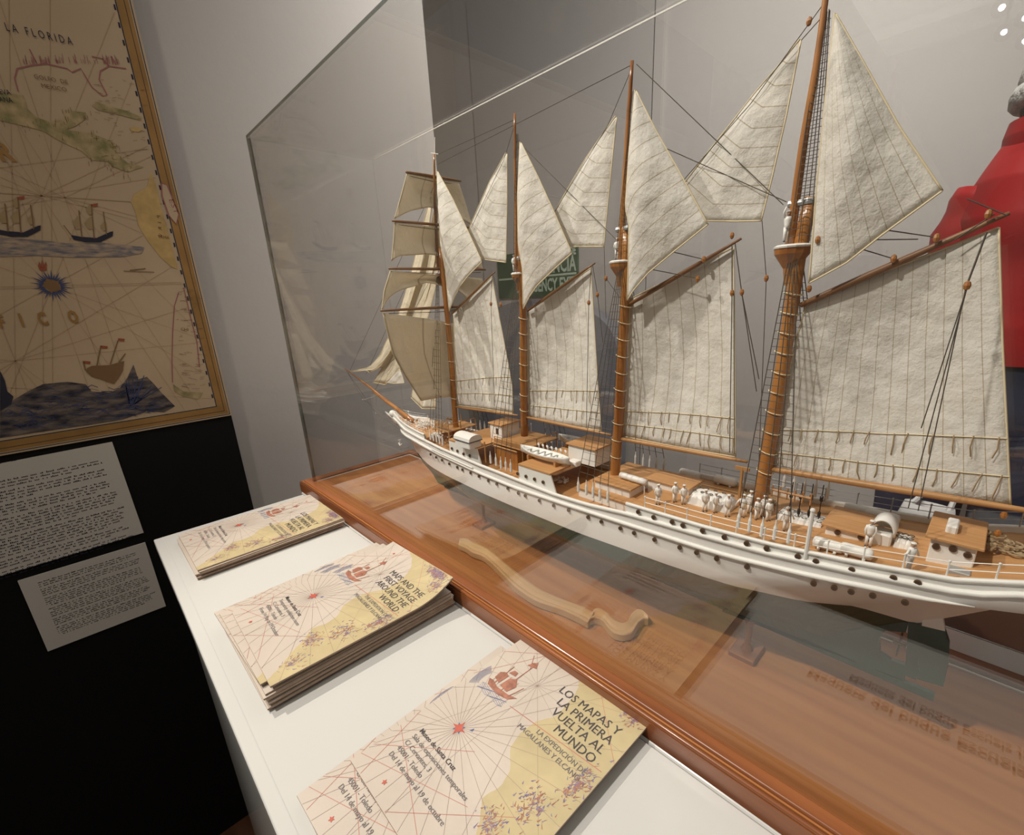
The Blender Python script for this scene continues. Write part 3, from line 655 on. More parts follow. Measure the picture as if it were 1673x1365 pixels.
for s in (1,-1):
    for Z_, a, b_ in ((ZPO,.224,-.135),(ZF,.772,.603)):
        lo = side_line(ZR,a,b_,s=s,k=.985,n=50); hi = side_line(Z_,a,b_,s=s,k=.985,n=50); m.grid([lo,hi]); m.grid([[p+Vector((s*.002,0,0)) for p in hi],[p+Vector((s*.002,0,0)) for p in lo]]); m.tube(hi, .0018, 6)
obj('bulwark', m, M['mwhite'], hull, smooth=True)
# decks
def zdeck(y): return (interp(y, ZPO)-.0035) if y < .224 else (1.0965 if y < .60 else interp(y, ZF)-.006)
for a, b_ in ((.770,.601),(.600,.2245),(.224,-.133)):
    rows = [[Vector((XC+u*max(.0003,hb(y)-.0015), y, zdeck(min(max(y,b_+.0002),a-.0002))+.0012*(1-u*u))) for u in (-1,-.6,-.2,.2,.6,1)] for y in [lerp(a,b_,i/24) for i in range(25)]]
    m = MB(); m.grid(rows); y = b_ if b_ > 0 else None
    if a > .7 or a < .3:
        yy = b_ if a > .7 else a; z0 = 1.0965; m.grid([[Vector((XC+u*hb(yy)*.97,yy,zdeck(yy-.0002 if a < .3 else yy+.001))) for u in (-1,1)],[Vector((XC+u*hb(yy)*.97,yy,z0-.002)) for u in (-1,1)]])
    obj('deck', m, M['deck'], ship)
# portholes
ph = MB(); Rx = Matrix.Rotation(-math.pi/2,3,'Y'); ph.cur = 1; ph.lathe((0,0,0), [(.0021,-.0004),(.0021,.0009),(.0015,.0009)], 12, Rx); ph.cur = 0; ph.lathe((0,0,0), [(.0015,.0004),(.0015,.0011)], 12, Rx)
phm = mesh('porthole', ph, [M['hole'], M['brass']])
def z4(L_): return [(840+x/3.983, 680+y/3.983) for x, y in L_]
P_ = [(660+x/8.365, 720+y/8.365) for x, y in ((370,190),(445,230),(525,268),(625,318),(735,365),(805,400),(917,443),(1030,490),(1158,550),(1274,597),(1425,655))]
P_ += z4([(30,500),(75,518),(167,550),(260,582),(357,612),(484,658),(570,688),(694,730),(783,760),(916,803),(1080,855),(1190,888),(1320,927),(1517,980)])
P_ += [(1300+x/4.265, 880+y/4.265) for x, y in ((127,313),(270,342),(388,370),(538,396),(763,443))]
P_ += z4([(810,623),(910,657),(1030,688),(1100,710),(1228,745),(1370,787),(1515,828),(1645,860)])+[(1100+x/5.577,740+y/5.577) for x, y in ((1138,943),(1302,988),(1628,1065))]+[(1300+x/4.265, 880+y/4.265) for x, y in ((682,274),(852,307))]
for p in P_:
    q = near_side(p); q.x -= .0006; inst(phm, 'porthole', hull, q, 0)
# ---- masts
def pz(p, dx=0): return onx(p, XC+dx)
def mast(name, lab, low, top, r0, r1, r2, r3):
    "lower mast and overlapping topmast"
    g = MB(); P = rs([pz(p) for p in low], 14); g.tube(P, [lerp(r0,r1,i/13) for i in range(14)], 12)
    o = obj(name, g, M['mast'], ship, smooth=True, label=lab)
    g = MB(); P = rs([pz(p)+Vector((-.001,0,0)) for p in top], 14); g.tube(P, [lerp(r2,r3,i/13) for i in range(14)], 10); obj('topmast', g, M['mast'], o, smooth=True)
    return o
fore = mast('mast','foremast carrying the square yards',[(747,712),(744,690),(738,600),(732,529),(726,470),(721,431),(719,405)],[(717,440),(714,380),(711,325),(710.5,252)],.0044,.0034,.0026,.0012)
g = MB(); g.tube([pz((710.5,254)),pz((710.5,224))], .0005, 5); g.tube([pz((704,250)),pz((716,252))], .0004, 5); obj('aerial', g, M['mwhite'], fore)
main = mast('mast','second mast from the bow',[(857,712),(856.5,677),(855,600),(855,519),(853,470),(851,400)],[(846,445),(845,360),(843,280),(842,186)],.0050,.0040,.0030,.0013)
miz = mast('mast','third mast from the bow',[(1002,806),(1011,690),(1016,580),(1022,470),(1024,425),(1023,372)],[(1015,435),(1018,360),(1026,220),(1034,100)],.0056,.0045,.0033,.0015)
jig = mast('mast','fourth and tallest looking mast near the stern',[(1240,828),(1262,700),(1280,590),(1296,480),(1308,400),(1326,322)],[(1291,400),(1312,240),(1336,100),(1352,-20),(1362,-90)],.0058,.0048,.0035,.0016)
for mo, p, r in ((main,(847,447),.0085),(miz,(1014,427),.0105),(jig,(1296,401),.0125),(fore,(718,447),.0065)):
    c = pz(p); g = MB(); k = r/.0125
    g.lathe(c-Vector((0,0,.016*k)), [(.003,-.012*k),(.005*k,0),(r*.95,.010*k),(r,.014*k)], 14); cn = obj('crows_nest', g, M['mast'], mo)
    g = MB(); g.lathe(c-Vector((0,0,.002*k)), [(r*1.04,0),(r*1.08,.0012),(r*.9,.0024)], 14); obj('nest_rim', g, M['mwhite'], cn)
for mo, p in ((main,(850,422)),(miz,(1022,374)),(jig,(1312,331))):
    c = pz(p); g = MB(); g.tube([c+Vector((-.001,.009,0)),c+Vector((-.001,-.009,0))], .0026, 8); g.lathe(c+Vector((0,-.0045,-.002)), [(.0054,0),(.006,.002),(.0054,.004)], 12); obj('mast_cap', g, M['mgrey'], mo)
# mast hoops (lashings)
for mo, a, b_, n, r in ((jig,(1296,480),(1250,770),10,.0066),(miz,(1022,500),(1006,745),10,.0061),(main,(855,520),(856.5,670),7,.0055),(fore,(732,529),(742,650),5,.0048)):
    g = MB()
    for k in range(n):
        c = pz((lerp(a[0],b_[0],k/(n-1)), lerp(a[1],b_[1],k/(n-1)))); g.tube([c+Vector((r*math.cos(t_*.5236), r*math.sin(t_*.5236), .0015*math.sin(t_*.5236))) for t_ in range(13)], .0005, 4, False)
    obj('mast_hoops', g, M['bolt'], mo)
def spar(name, a, b_, r0, r1, m_, dx=0, parent=None, bulge=True):
    A, B = (a if isinstance(a, Vector) else pz(a,dx)), (b_ if isinstance(b_, Vector) else pz(b_,dx)); g = MB(); n = 9
    g.tube([A.lerp(B,i/(n-1)) for i in range(n)], [lerp(r0,r1,i/(n-1))*(1-.35*abs(2*i/(n-1)-1)**2 if bulge else 1) for i in range(n)], 8); return obj(name, g, m_, parent or ship, smooth=True)
spar('gaff',(738,513),(809,444),.0018,.0011,M['spar']); spar('gaff',(862,508),(972,430),.0022,.0013,M['spar']); spar('gaff',(1026,499),(1211,390),.0026,.0015,M['spar']); spar('gaff',(1308,499),(1650,348),.0030,.0017,M['spar'])
spar('boom',(744,665),(846,679),.0018,.0015,M['boom']); spar('boom',(860,682),(998,711),.0023,.0018,M['boom']); spar('boom',(1012,717),(1221,755),.0027,.0020,M['boom']); spar('boom',(1254,766),(1730,843),.0031,.0024,M['boom'])
# bowsprit
bs = spar('bowsprit', Vector((XC,.700,1.112)), pz((611,640)), .0042, .0030, M['mast'], bulge=False)
g = MB(); g.tube([pz((635,657)),pz((606,634)),pz((564,603))], [.0024,.0020,.0011], 8); obj('jib_boom', g, M['mast'], bs, smooth=True)
g = MB(); a = pz((614,648)); g.tube([a, a+Vector((-.026,0,-.002))], .0007, 6); g.tube([a, a+Vector((.026,0,-.002))], .0007, 6); g.ball(a+Vector((-.027,0,-.002)), .0016, 8); obj('whisker_spar', g, M['mgrey'], bs)
g = MB(); b_ = pz((614.5,676)); g.tube([a,b_], .0007, 6); g.ball(b_, .0016, 8); obj('dolphin_striker', g, M['mgrey'], bs)
g = MB(); g.tube([pz((566,606)), b_], .00035, 4); g.tube([b_, Vector((XC,.735,1.085))], .00035, 4); g.tube([pz((566,606)), a+Vector((-.026,0,-.002))], .0003, 4); g.tube([a+Vector((-.026,0,-.002)), Vector((XC-.018,.72,1.11))], .0003, 4); obj('bobstays', g, M['roped'], bs)
g = MB(); g.ball(Vector((XC,.772,1.116)), .007, 12, (.9,1.1,.9)); g.prism([Vector((XC-.001,.765,1.108)),Vector((XC-.001,.80,1.116)),Vector((XC-.001,.79,1.108)),Vector((XC-.001,.76,1.095))], (.002,0,0)); obj('bow_knee', g, M['mwhite'], ship, smooth=True)
# ---- sails
def coons(T, B, L, R_, n=18, m_=18):
    T = rs(T,n+1); B = rs(B,n+1); L = rs(L,m_+1); R_ = rs(R_,m_+1); rows = []
    for j in range(m_+1):
        v = j/m_; r = []
        for i in range(n+1):
            u = i/n; p = T[i]*(1-v)+B[i]*v+L[j]*(1-u)+R_[j]*u-(T[0]*(1-u)*(1-v)+T[-1]*u*(1-v)+B[0]*(1-u)*v+B[-1]*u*v); r.append(p)
        rows.append(r)
    return rows
def wr(p): return .0005*math.sin(p.y*210+p.z*60)+.0004*math.sin(p.z*260-p.y*90+1.3)+.00022*math.sin(p.z*620+p.y*380)
def sail(name, T, B, L, R_, m_, belly=.006, dx=0, lab=None, reef=None, col='bolt', nn=26, conv=None, roped=True, bd=Vector((-1,0,0))):
    cv = conv or (lambda p: pz(p, dx))
    T, B, L, R_ = [[cv(p) for p in q] for q in (T,B,L,R_)]
    rows = coons(T,B,L,R_,nn,nn); n = nn
    for j, r in enumerate(rows):
        for i, p in enumerate(r):
            u, v = i/n, j/n; e = math.sin(math.pi*u)*math.sin(math.pi*min(1,v*1.02)); p += bd*(belly*e + (wr(p) if bd.x else .3*wr(Vector((p.x,p.x*1.0,p.z))))*min(1,e*2.2))
    m = MB(); m.grid(rows, True); o = obj(name, m, m_, ship, smooth=True, fix=False, label=lab); solid(o, .0007)
    if roped:
        g = MB()
        for E in (rows[0], rows[-1], [r[0] for r in rows], [r[-1] for r in rows]): 
            if sum((a-b_).length for a, b_ in zip(E,E[1:])) > .004: g.tube([p+bd*.0004 for p in E], .0006, 5)
        obj('bolt_rope', g, M['bolt'], o, smooth=True)
    if reef:
        rr = random.Random(len(T)*7+int(T[0].y*1000))
        for v0, cnt in reef:
            g = MB(); j = v0*n; j0 = int(j)
            band = [rows[j0][i].lerp(rows[j0+1][i], j-j0)+bd*.0010 for i in range(n+1)]; g.tube(band, .00035, 4)
            obj('reef_band', g, M['bolt'], o)
            g = MB(); bp = rs(band, cnt*3+1)
            for k in range(cnt):
                a = bp[min(len(bp)-1, k*3+2)]+Vector((0,rr.uniform(-.002,.002),-.0005)); l = rr.uniform(.008,.015); sl = rr.uniform(-.5,.5); q = a+Vector((-.0015,-l*sl*.5,-l)); g.tube([a+Vector((0,0,.0012)), a.lerp(q,.5)+Vector((-.0012,rr.uniform(-.001,.001),0)), q], .00042, 4)
            obj('reef_points', g, M['rope'], o)
    return o
S_v = sailmat('canvas_vertical_seams', 13, 1, 'u'); S_v2 = sailmat('canvas_close_seams', 8, 1, 'u'); S_h = sailmat('canvas_cross_seams', 9, 1, 'v'); S_sq = sailmat('canvas_square', 3, 1, 'u', (.90,.82,.66))
# gaff sails
sail('gaff_sail',[(1318,492),(1632,372)],[(1260,767),(1450,801),(1651,827)],[(1318,492),(1290,600),(1274,690),(1260,767)],[(1632,372),(1638,560),(1645,700),(1651,827)],S_v,-.010,.003,lab='largest gaff sail at the stern with two rows of reef points',reef=[(.74,12),(.885,13)])
sail('gaff_sail',[(1029,489),(1199,404)],[(1018,713),(1110,731),(1202,747)],[(1029,489),(1027,600),(1018,713)],[(1199,404),(1201,570),(1202,747)],S_v2,-.013,.005,lab='gaff sail on the third mast',reef=[(.80,11),(.90,12)])
sail('gaff_sail',[(864,506),(966,438)],[(865,682),(920,694),(983,704)],[(864,506),(862,600),(865,682)],[(966,438),(970,507),(977,624),(983,704)],S_v2,-.012,.005,lab='gaff sail on the second mast',reef=[(.74,10),(.88,10)])
sail('gaff_sail',[(741,512),(804,452)],[(748,663),(790,668),(839,676)],[(741,512),(744,590),(748,663)],[(804,452),(817,522),(829,585),(837,630),(839,676)],S_v2,-.010,.004,lab='gaff sail on the foremast',reef=[(.72,8),(.86,8)])
# topsails (triangular)
tri = lambda a, n=2: [a]*n
sail('gaff_topsail',[(1364,22),(1366,24)],[(1322,463),(1383,430),(1440,385),(1540,312)],[(1364,22),(1353,120),(1335,300),(1322,463)],[(1366,24),(1410,100),(1470,208),(1540,312)],S_v2,.012,-.010,'topsail beside the head of the stern mast')
sail('gaff_topsail',[(1038,147),(1040,149)],[(1025,491),(1036,474),(1060,446),(1102,411),(1157,367)],[(1038,147),(1028,250),(1022,340),(1028,366),(1027,430),(1025,491)],[(1040,149),(1072,213),(1110,280),(1157,367)],S_h,.012,-.012,'topsail on the third mast')
sail('gaff_topsail',[(850,232),(852,234)],[(855,505),(866,484),(878,467),(905,441),(935,414)],[(850,232),(846,320),(847,400),(854,440),(855,505)],[(852,234),(880,290),(905,345),(935,414)],S_h,.010,-.010,'topsail on the second mast')
sail('gaff_topsail',[(714,279),(716,281)],[(734,509),(742,488),(752,468),(766,450),(788,428)],[(714,279),(720,400),(728,440),(734,509)],[(716,281),(740,325),(766,380),(788,428)],S_h,.009,-.009,'topsail on the foremast')
# staysails between the masts
def lo(a, b_, v, o_): return None
sail('staysail',[(1307,64),(1309,66)],[(1104,318),(1152,361),(1200,362),(1244,361)],[(1307,64),(1270,110),(1235,150),(1200,195),(1160,245),(1104,318)],[(1309,66),(1285,190),(1262,290),(1244,361)],S_h,.004,.004,'large staysail hung between third and stern masts')
sail('staysail',[(1006,190),(1008,192)],[(892,374),(930,403),(987,403)],[(1006,190),(960,255),(930,305),(892,374)],[(1008,192),(1000,270),(994,330),(987,403)],S_h,.004,.004,'staysail hung between second and third masts')
sail('staysail',[(827,250),(829,252)],[(758,393),(789,424),(826,429)],[(827,250),(800,298),(780,343),(758,393)],[(829,252),(829,330),(827,429)],S_h,.003,.004,'staysail hung between foremast and second mast')
# square sails
YF = .570
def yv(p): return ony(p, YF+.004)
yards = [((663,281),(753,298)),((641,361),(780,381)),((635,439),(794,453)),((622,508),(800,540))]
for k, (a, b_) in enumerate(yards):
    A, B = yv(a), yv(b_); B.z = A.z; o = spar('yard', A, B, .0020, .0020, M['spar'])
    g = MB(); g.tube([A.lerp(B,.06)+Vector((0,0,-.004)), A.lerp(B,.5)+Vector((0,.001,-.006)), A.lerp(B,.94)+Vector((0,0,-.004))], .0004, 4); obj('foot_rope', g, M['roped'], o)
fb = Vector((0,1,0))
def sq(T, B, L, R_, be, lab): sail('square_sail',T,B,L,R_,S_sq,be,conv=yv,bd=fb,lab=lab,nn=20)
sq([(665,284),(708,292),(750,300)],[(645,357),(668,345),(700,338),(735,345),(771,368)],[(665,284),(656,318),(645,357)],[(750,300),(760,330),(771,368)],.008,'uppermost square sail on the foremast')
sq([(645,364),(712,372),(775,382)],[(640,426),(650,418),(700,415),(750,424),(790,442)],[(645,364),(643,395),(640,426)],[(775,382),(782,410),(790,442)],.008,'second square sail from the top')
sq([(638,443),(716,450),(788,456)],[(624,507),(633,488),(650,475),(700,461),(750,475),(800,520)],[(638,443),(628,475),(624,507)],[(788,456),(795,485),(800,520)],.009,'third square sail from the top with high arched foot')
sq([(626,512),(710,523),(795,542)],[(688,655),(715,650),(745,648),(775,652)],[(626,512),(631,536),(642,579),(660,612),(688,655)],[(795,542),(790,600),(775,652)],.010,'large lowest square sail on the foremast')
# head sails
def head(T, B, L, R_, be, lab, dx=0, mt=None): sail('jib',T,B,L,R_,mt or S_sq,be,dx,lab,nn=18)
head([(704,322),(707,324)],[(572,607),(573,608)],[(704,322),(690,372),(674,440),(655,505),(634,553),(620,582),(603,601),(572,607)],[(707,324),(700,380),(688,440),(668,505),(648,555),(632,585),(612,604),(573,608)],.001,'outermost jib, a curling strip at the bowsprit tip',-.003)
head([(712,330),(716,340)],[(598,605),(604,609)],[(712,330),(700,400),(684,460),(664,515),(640,562),(620,588),(598,605)],[(716,340),(712,420),(700,480),(680,530),(655,575),(632,597),(604,609)],.001,'second jib behind the outermost one',.004)
head([(706,398),(722,405)],[(610,625),(630,629),(652,606)],[(706,398),(690,440),(664,510),(640,575),(610,625)],[(722,405),(712,470),(700,520),(680,570),(652,606)],.003,'tan inner jib above the forecastle',.006)
head([(652,604),(654,605)],[(631,625),(645,627),(661,626)],[(652,604),(642,614),(631,625)],[(654,605),(658,615),(661,626)],.001,'small bright staysail corner left of the course sail',-.002,S_h)
head([(690,560),(720,560)],[(672,650),(690,668),(712,668)],[(690,560),(680,610),(672,650)],[(720,560),(716,620),(712,668)],.002,'low tan staysail over the foredeck',.004)
g = MB(); rows = [[onx((lerp(a,b_,i/6)+.6*math.sin(i*1.3), lerp(641,642,i/6)+(666-641)*j/6), XC-.02)+Vector((.0012*math.sin(i*1.2+j*.5),0,0)) for i in range(7)] for j in range(7) for a, b_ in [(lerp(693,690,j/6),lerp(704,706,j/6))]]
g.grid(rows); o = obj('cream_flag', g, M['flag'], ship, smooth=True); solid(o,.0005)
# ---- standing rigging
mh = lambda a, **k: pz(a, **k)
g = MB()
def line(a, b_, r=.00032, ax=0, bx=0):
    A = a if isinstance(a, Vector) else pz(a,ax); B = b_ if isinstance(b_, Vector) else pz(b_,bx); g.tube([A,B], r, 4)
for a, b_ in (((1350,0),(1226,170)),((1226,170),(1118,293)),((1350,20),(1309,66)),((1032,112),(993,205)),((993,205),(905,348)),((842,200),(823,262)),((823,262),(770,372)),((711,300),(572,605)),((712,360),(598,612)),((716,430),(612,640)),((1034,105),(716,268)),((842,195),(716,252)),((850,235),(1010,395)),((1060,230),(1285,330)),((1245,361),(1252,455)),((1252,455),(1238,800)),((987,403),(990,520)),((1015,490),(990,455)),((1040,105),(1280,335))): line(a, b_)
for a, b_ in (((1201,398),(1212,480)),((1212,480),(1236,640)),((1212,480),(1240,620)),((968,432),(976,480)),((976,480),(985,560)),((806,450),(818,498)),((818,498),(832,540))): line(a,b_,.0004,-.008,-.008)
line((1612,380),(1580,465),.0005,-.022,-.03); line((1580,470),(1505,700),.0003,-.03,-.04); line((1580,470),(1484,830),.0003,-.03,-.045); line((1578,470),(1500,835),.0003,-.03,-.045)
for a, b_ in (((1196,402),(1196,478)),((1196,480),(1192,740)),((1199,480),(1200,742)),((966,436),(962,494)),((962,494),(958,700)),((804,452),(802,497)),((802,497),(808,664))): line(a,b_,.0004,-.009,-.009)
for a, b_ in (((1440,375),(1530,388)),((1400,405),(1460,423)),((1425,392),(1500,391)),((1062,440),(1140,455)),((1100,412),(1150,424)),((1645,352),(1580,325)),((1625,350),(1560,392))): line(a,b_,.00035,-.004,-.004)
obj('running_rigging', g, M['roped'], ship)
g = MB()
for p, dx in (((1580,467),-.03),((1212,478),-.008),((1196,479),-.009),((976,482),-.008),((962,495),-.009),((818,498),-.008),((802,497),-.009),((1252,455),0),((990,455),0),((1460,423),-.004),((1530,389),-.004),((1140,456),-.004),((1150,424),-.004),((1322,35),0),((1336,392),-.012),((1615,350),-.004),((1322,472),-.004),((1196,385),0),((1640,842),0),((1630,872),0)):
    g = MB(); c = pz(p,dx); g.ball(c, .0023, 8, (.8,.8,1.2)); obj('block', g, M['mast'], ship, org=c)
# shrouds with ratlines, turnbuckles on the rails
tb = MB(); tb.lathe((0,0,0), [(.0009,0),(.0014,.001),(.0014,.010),(.0007,.0125),(.0004,.017)], 8); tbm = mesh('turnbuckle', tb, M['mwhite'])
def shrouds(mo, topp, low, far_n):
    T = pz(topp); pts = []; lab = None
    for p in low:
        q = near_side(p); q.x += .003; pts.append(q); inst(tbm, 'turnbuckle', ship, q)
    for s in (1,-1):
        g = MB(); B = [Vector((XC-s*(XC-q.x), q.y, q.z+.016)) for q in pts]
        for k, q in enumerate(B): g.tube([q, T+Vector((-s*.005,(k-2)*-.0012,0))], .00038, 4)
        if s == -1: [inst(tbm, 'turnbuckle', ship, b_-Vector((0,0,.016))) for b_ in B]
        A0, A1 = B[0], B[-1]; n = far_n
        for k in range(1, n):
            t_ = k/n; a = A0.lerp(T+Vector((-s*.005,.0024,0)), t_); b_ = A1.lerp(T+Vector((-s*.005,-.0024,0)), t_); g.tube([a,b_], .00026, 3)
        obj('shrouds', g, M['roped'], mo)
def topshrouds(mo, a, b_, n, w0=.007, w1=.0015):
    A, B = pz(a), pz(b_)
    for s in (1,-1):
        g = MB()
        for k in (-1,0,1): g.tube([A+Vector((-s*.007,k*w0-.004,0)), B+Vector((-s*.001,k*w1-.002,0))], .0003, 4)
        for k in range(1,n): t_ = k/n; q = A.lerp(B,t_); ww = lerp(w0,w1,t_); ox = -s*lerp(.007,.001,t_); g.tube([q+Vector((ox,-ww-.003,0)), q+Vector((ox,ww-.003,0))], .00024, 3)
        obj('topmast_shrouds', g, M['roped'], mo)
shrouds(jig, (1300,410), [(1203,865),(1221,872),(1241,880),(1262,885),(1285,891)], 34)
shrouds(miz, (1019,436), [(942,806),(955,811),(966,815),(977,820),(990,823)], 30)
shrouds(main, (850,452), [(799,759),(808,763),(816,768),(824,770),(832,773)], 26)
shrouds(fore, (720,452), [(701,720),(706,722),(711,724),(716,727),(721,729)], 24)
topshrouds(jig, (1300,398), (1345,20), 30); topshrouds(miz, (1015,426), (1034,150), 26, .006); topshrouds(main, (847,446), (842,220), 22, .005); topshrouds(fore, (718,446), (711,300), 16, .004)
# ---- deck fittings
def deckpt(p, y_=None):
    "where the ray meets the deck"
    z = 1.115
    for _ in range(30): q = onz(p, z); z = .5*z+.5*zdeck(q.y)
    return q
def house(nm, pl, pr, ptop, depth, roof=True, ports=(), over=.003, rt=.0018, lab=None, wallm='mwhite', z0=None, roofm='deck'):
    a = deckpt(pl) if z0 is None else onz(pl,z0); b_ = deckpt(pr) if z0 is None else onz(pr,z0); x0 = (a.x+b_.x)/2; z1 = onx(ptop, x0).z; zb = min(a.z,b_.z)-.001
    y0, y1 = min(a.y,b_.y), max(a.y,b_.y)
    g = MB(); g.bbox((x0,y0,zb),(x0+depth,y1,z1),.0006); o = obj(nm, g, M[wallm], ship, label=lab)
    if roof: g = MB(); g.bbox((x0-over,y0-over,z1),(x0+depth+over,y1+over,z1+rt),.0005); obj('roof', g, M[roofm], o)
    for p in ports: q = onx(p, x0); inst(phm, 'porthole', o, q-Vector((.0003,0,0)))
    return o, x0, y0, y1, z1
o, x0, y0, y1, z1 = house('deckhouse',(1512,917),(1588,933),(1518,877),.042,ports=((1529.5,893),(1557,897),(1581,907)),lab='aft deckhouse with three portholes')
q = onz((1556,862), z1+.003); g = MB(); g.bbox((q.x-.008,q.y-.003,z1+.001),(q.x+.008,q.y+.003,z1+.007),.001); obj('skylight', g, M['mwhite'], o)
o, x0, y0, y1, z1 = house('deckhouse',(1349,872),(1413,891),(1351,858),.036,ports=((1368.6,870),(1406.6,878)),lab='low wooden-roofed deckhouse with two portholes')
# helm hood
a = deckpt((1436,893)); g = MB(); n = 10
g.bbox((a.x,a.y-.006,a.z),(a.x+.014,a.y+.006,a.z+.010),.001); o = obj('companion_hood', g, M['mwhite'], ship)
g = MB(); R0 = [[Vector((a.x+dx, a.y-.007*math.cos(math.pi*k/10)*1.0, a.z+.010+.011*math.sin(math.pi*k/10)**.8)) for k in range(11)] for dx in (-.001,.008,.015)]
g.grid(R0); g.add(R0[-1], [list(range(11))]); o2 = obj('canopy', g, M['mwhite'], o, smooth=True); solid(o2,.0012)
# sailors
def sailor_mesh(var):
    s = MB(); h = .0205; g_ = h/7.5
    s.cur = 0
    for sx in (-1,1):
        st = .7 if var == 1 else .45
        s.tube([(sx*g_*st,0,g_*.25),(sx*g_*.45,g_*.05,g_*1.9),(sx*g_*.4,0,g_*3.7)], [g_*.33,g_*.38,g_*.5], 7)
        if var == 2 and sx == 1: s.tube([(sx*g_*.85,0,g_*6.1),(sx*g_*1.4,g_*.3,g_*7.4),(sx*g_*1.0,g_*.5,g_*8.6)], [g_*.3,g_*.25,g_*.2], 6)
        elif var == 3: s.tube([(sx*g_*.85,0,g_*6.1),(sx*g_*1.7,g_*.1,g_*4.9),(sx*g_*2.1,g_*.3,g_*3.8)], [g_*.3,g_*.26,g_*.2], 6)
        else: s.tube([(sx*g_*.85,0,g_*6.1),(sx*g_*1.15,-g_*.1,g_*4.8),(sx*g_*.9,g_*.6,g_*3.7)], [g_*.3,g_*.27,g_*.2], 6)
    s.tube([(0,0,g_*3.4),(0,0,g_*4.2),(0,0,g_*5.4),(0,0,g_*6.2),(0,0,g_*6.45)], [g_*.78,g_*.72,g_*.95,g_*.9,g_*.35], 9)
    s.cur = 1; s.tube([(0,0,g_*6.4),(0,0,g_*6.7)], g_*.25, 6); s.ball((0,0,g_*7.05), g_*.5, 9, (.85,.95,1.1))
    s.ball((0,g_*.5,g_*7.0), g_*.1, 6)
    s.cur = 2; s.tube([(0,g_*.1,g_*6.1),(0,g_*.55,g_*5.6)], [g_*.7,g_*.15], 5)
    for sx in (-1,1): s.ball((sx*g_*.5,g_*.25,g_*.15), g_*.32, 7, (.9,1.6,.5))
    s.cur = 0; s.lathe((0,0,g_*7.35), [(g_*.5,0),(g_*.62,g_*.1),(g_*.6,g_*.3),(g_*.4,g_*.42)], 9)
    return mesh('sailor_figure', s, [M['mwhite'], M['skin'], M['navyd']], smooth=True)
SM = [sailor_mesh(k) for k in range(4)]
for k, (p, rz, v) in enumerate((((1074.7,825.6),2.2,1),((1102,822),2.6,0),((1116,825.6),2.4,0),((1151,837),2.3,1),((1167.6,839.4),2.6,0),((1187.7,845.7),2.2,1),((1211.6,847),2.0,3),((1235,850.7),2.8,0),((1254,853),2.5,1),((1282,869),2.4,3),((1482,935),2.6,3),((1417,895),1.6,0),((1224,840),2.2,0),((1246,846),2.0,1))):
    inst(SM[v], 'sailor_figure', ship, deckpt(p)+Vector((0,0,.0008)), rz, random.uniform(.94,1.04))
inst(SM[2], 'sailor_figure', ship, pz((1283,396),-.004), 2.4, 1.0); inst(SM[0], 'sailor_figure', ship, pz((1008,424),-.003), 2.4, .9); inst(SM[0], 'sailor_figure', ship, pz((841,445),-.002), 2.4, .9)
# liferaft canisters
cn = MB(); cn.lathe((0,0,0), [(.0015,-.0115),(.0042,-.0105),(.0047,-.008),(.0047,.008),(.0042,.0105),(.0015,.0115)], 12, Matrix.Rotation(math.pi/2,3,'X')); cn.box((-.004,-.007,-.006),(.004,-.005,-.003)); cn.box((-.004,.005,-.006),(.004,.007,-.003)); cnm = mesh('canister', cn, M['mwhite'], smooth=True)
for p in ((1351,902),(1397,913)): inst(cnm, 'liferaft_canister', ship, deckpt(p)+Vector((0,0,.006)), 0, .85)
for p in ((1404,842),(1440,852),(1128,781),(1186,792),(1236,803)): o = inst(cnm, 'liferaft_canister', ship, deckpt(p)+Vector((-.002,0,.005)))
# rafts: ribbed white mounds
def raft(nm, pl, pr, depth, h, n, flat_=False, lab=None):
    a, b_ = deckpt(pl), deckpt(pr); x0 = (a.x+b_.x)/2; y0, y1 = b_.y, a.y; z = a.z; g = MB(); K = 10
    rows = []
    for j in range(n*4+1):
        y = lerp(y1,y0,j/(n*4)); e = 1-.5*abs(2*j/(n*4)-1)**6; bump = .0004*(1 if j % 4 else -1)
        rows.append([Vector((lerp(x0,x0+depth,i/K), y, z+(h*(e if not flat_ else 1)*(math.sin(math.pi*i/K)**(.45 if not flat_ else .12)) if 0 < i < K else 0)+(bump if 0 < i < K else 0))) for i in range(K+1)])
    g.grid(rows); g.add(rows[0], [list(range(K+1))]); g.add(rows[-1], [list(range(K+1))]); o = obj(nm, g, M['mwhite'], ship, label=lab)
    g = MB()
    for j in range(n):
        y = lerp(y1,y0,(j+.5)/n)
        for i in range(2): x = lerp(x0,x0+depth,.3+.35*i); g.tube([Vector((x+.0016*math.cos(t_*.785),y+.0016*math.sin(t_*.785),z+h*(1.03 if flat_ else 1.0))) for t_ in range(9)], .0004, 4, False)
    obj('rope_rings', g, M['roped'], o)
raft('life_raft',(1120,824),(1188,843),.028,.013,5,lab='humped white raft bundle amid the sailors')
raft('life_raft',(1268,850),(1338,868),.024,.006,6,True,'flat white raft crate studded with rings')
raft('life_raft',(1458,897),(1487,903),.016,.009,3,lab='small white raft before the aft deckhouse')
# bitts
o, *_ = house('mooring_winch',(1546,938),(1585,946),(1548,930),.008,roof=False,wallm='mgrey')
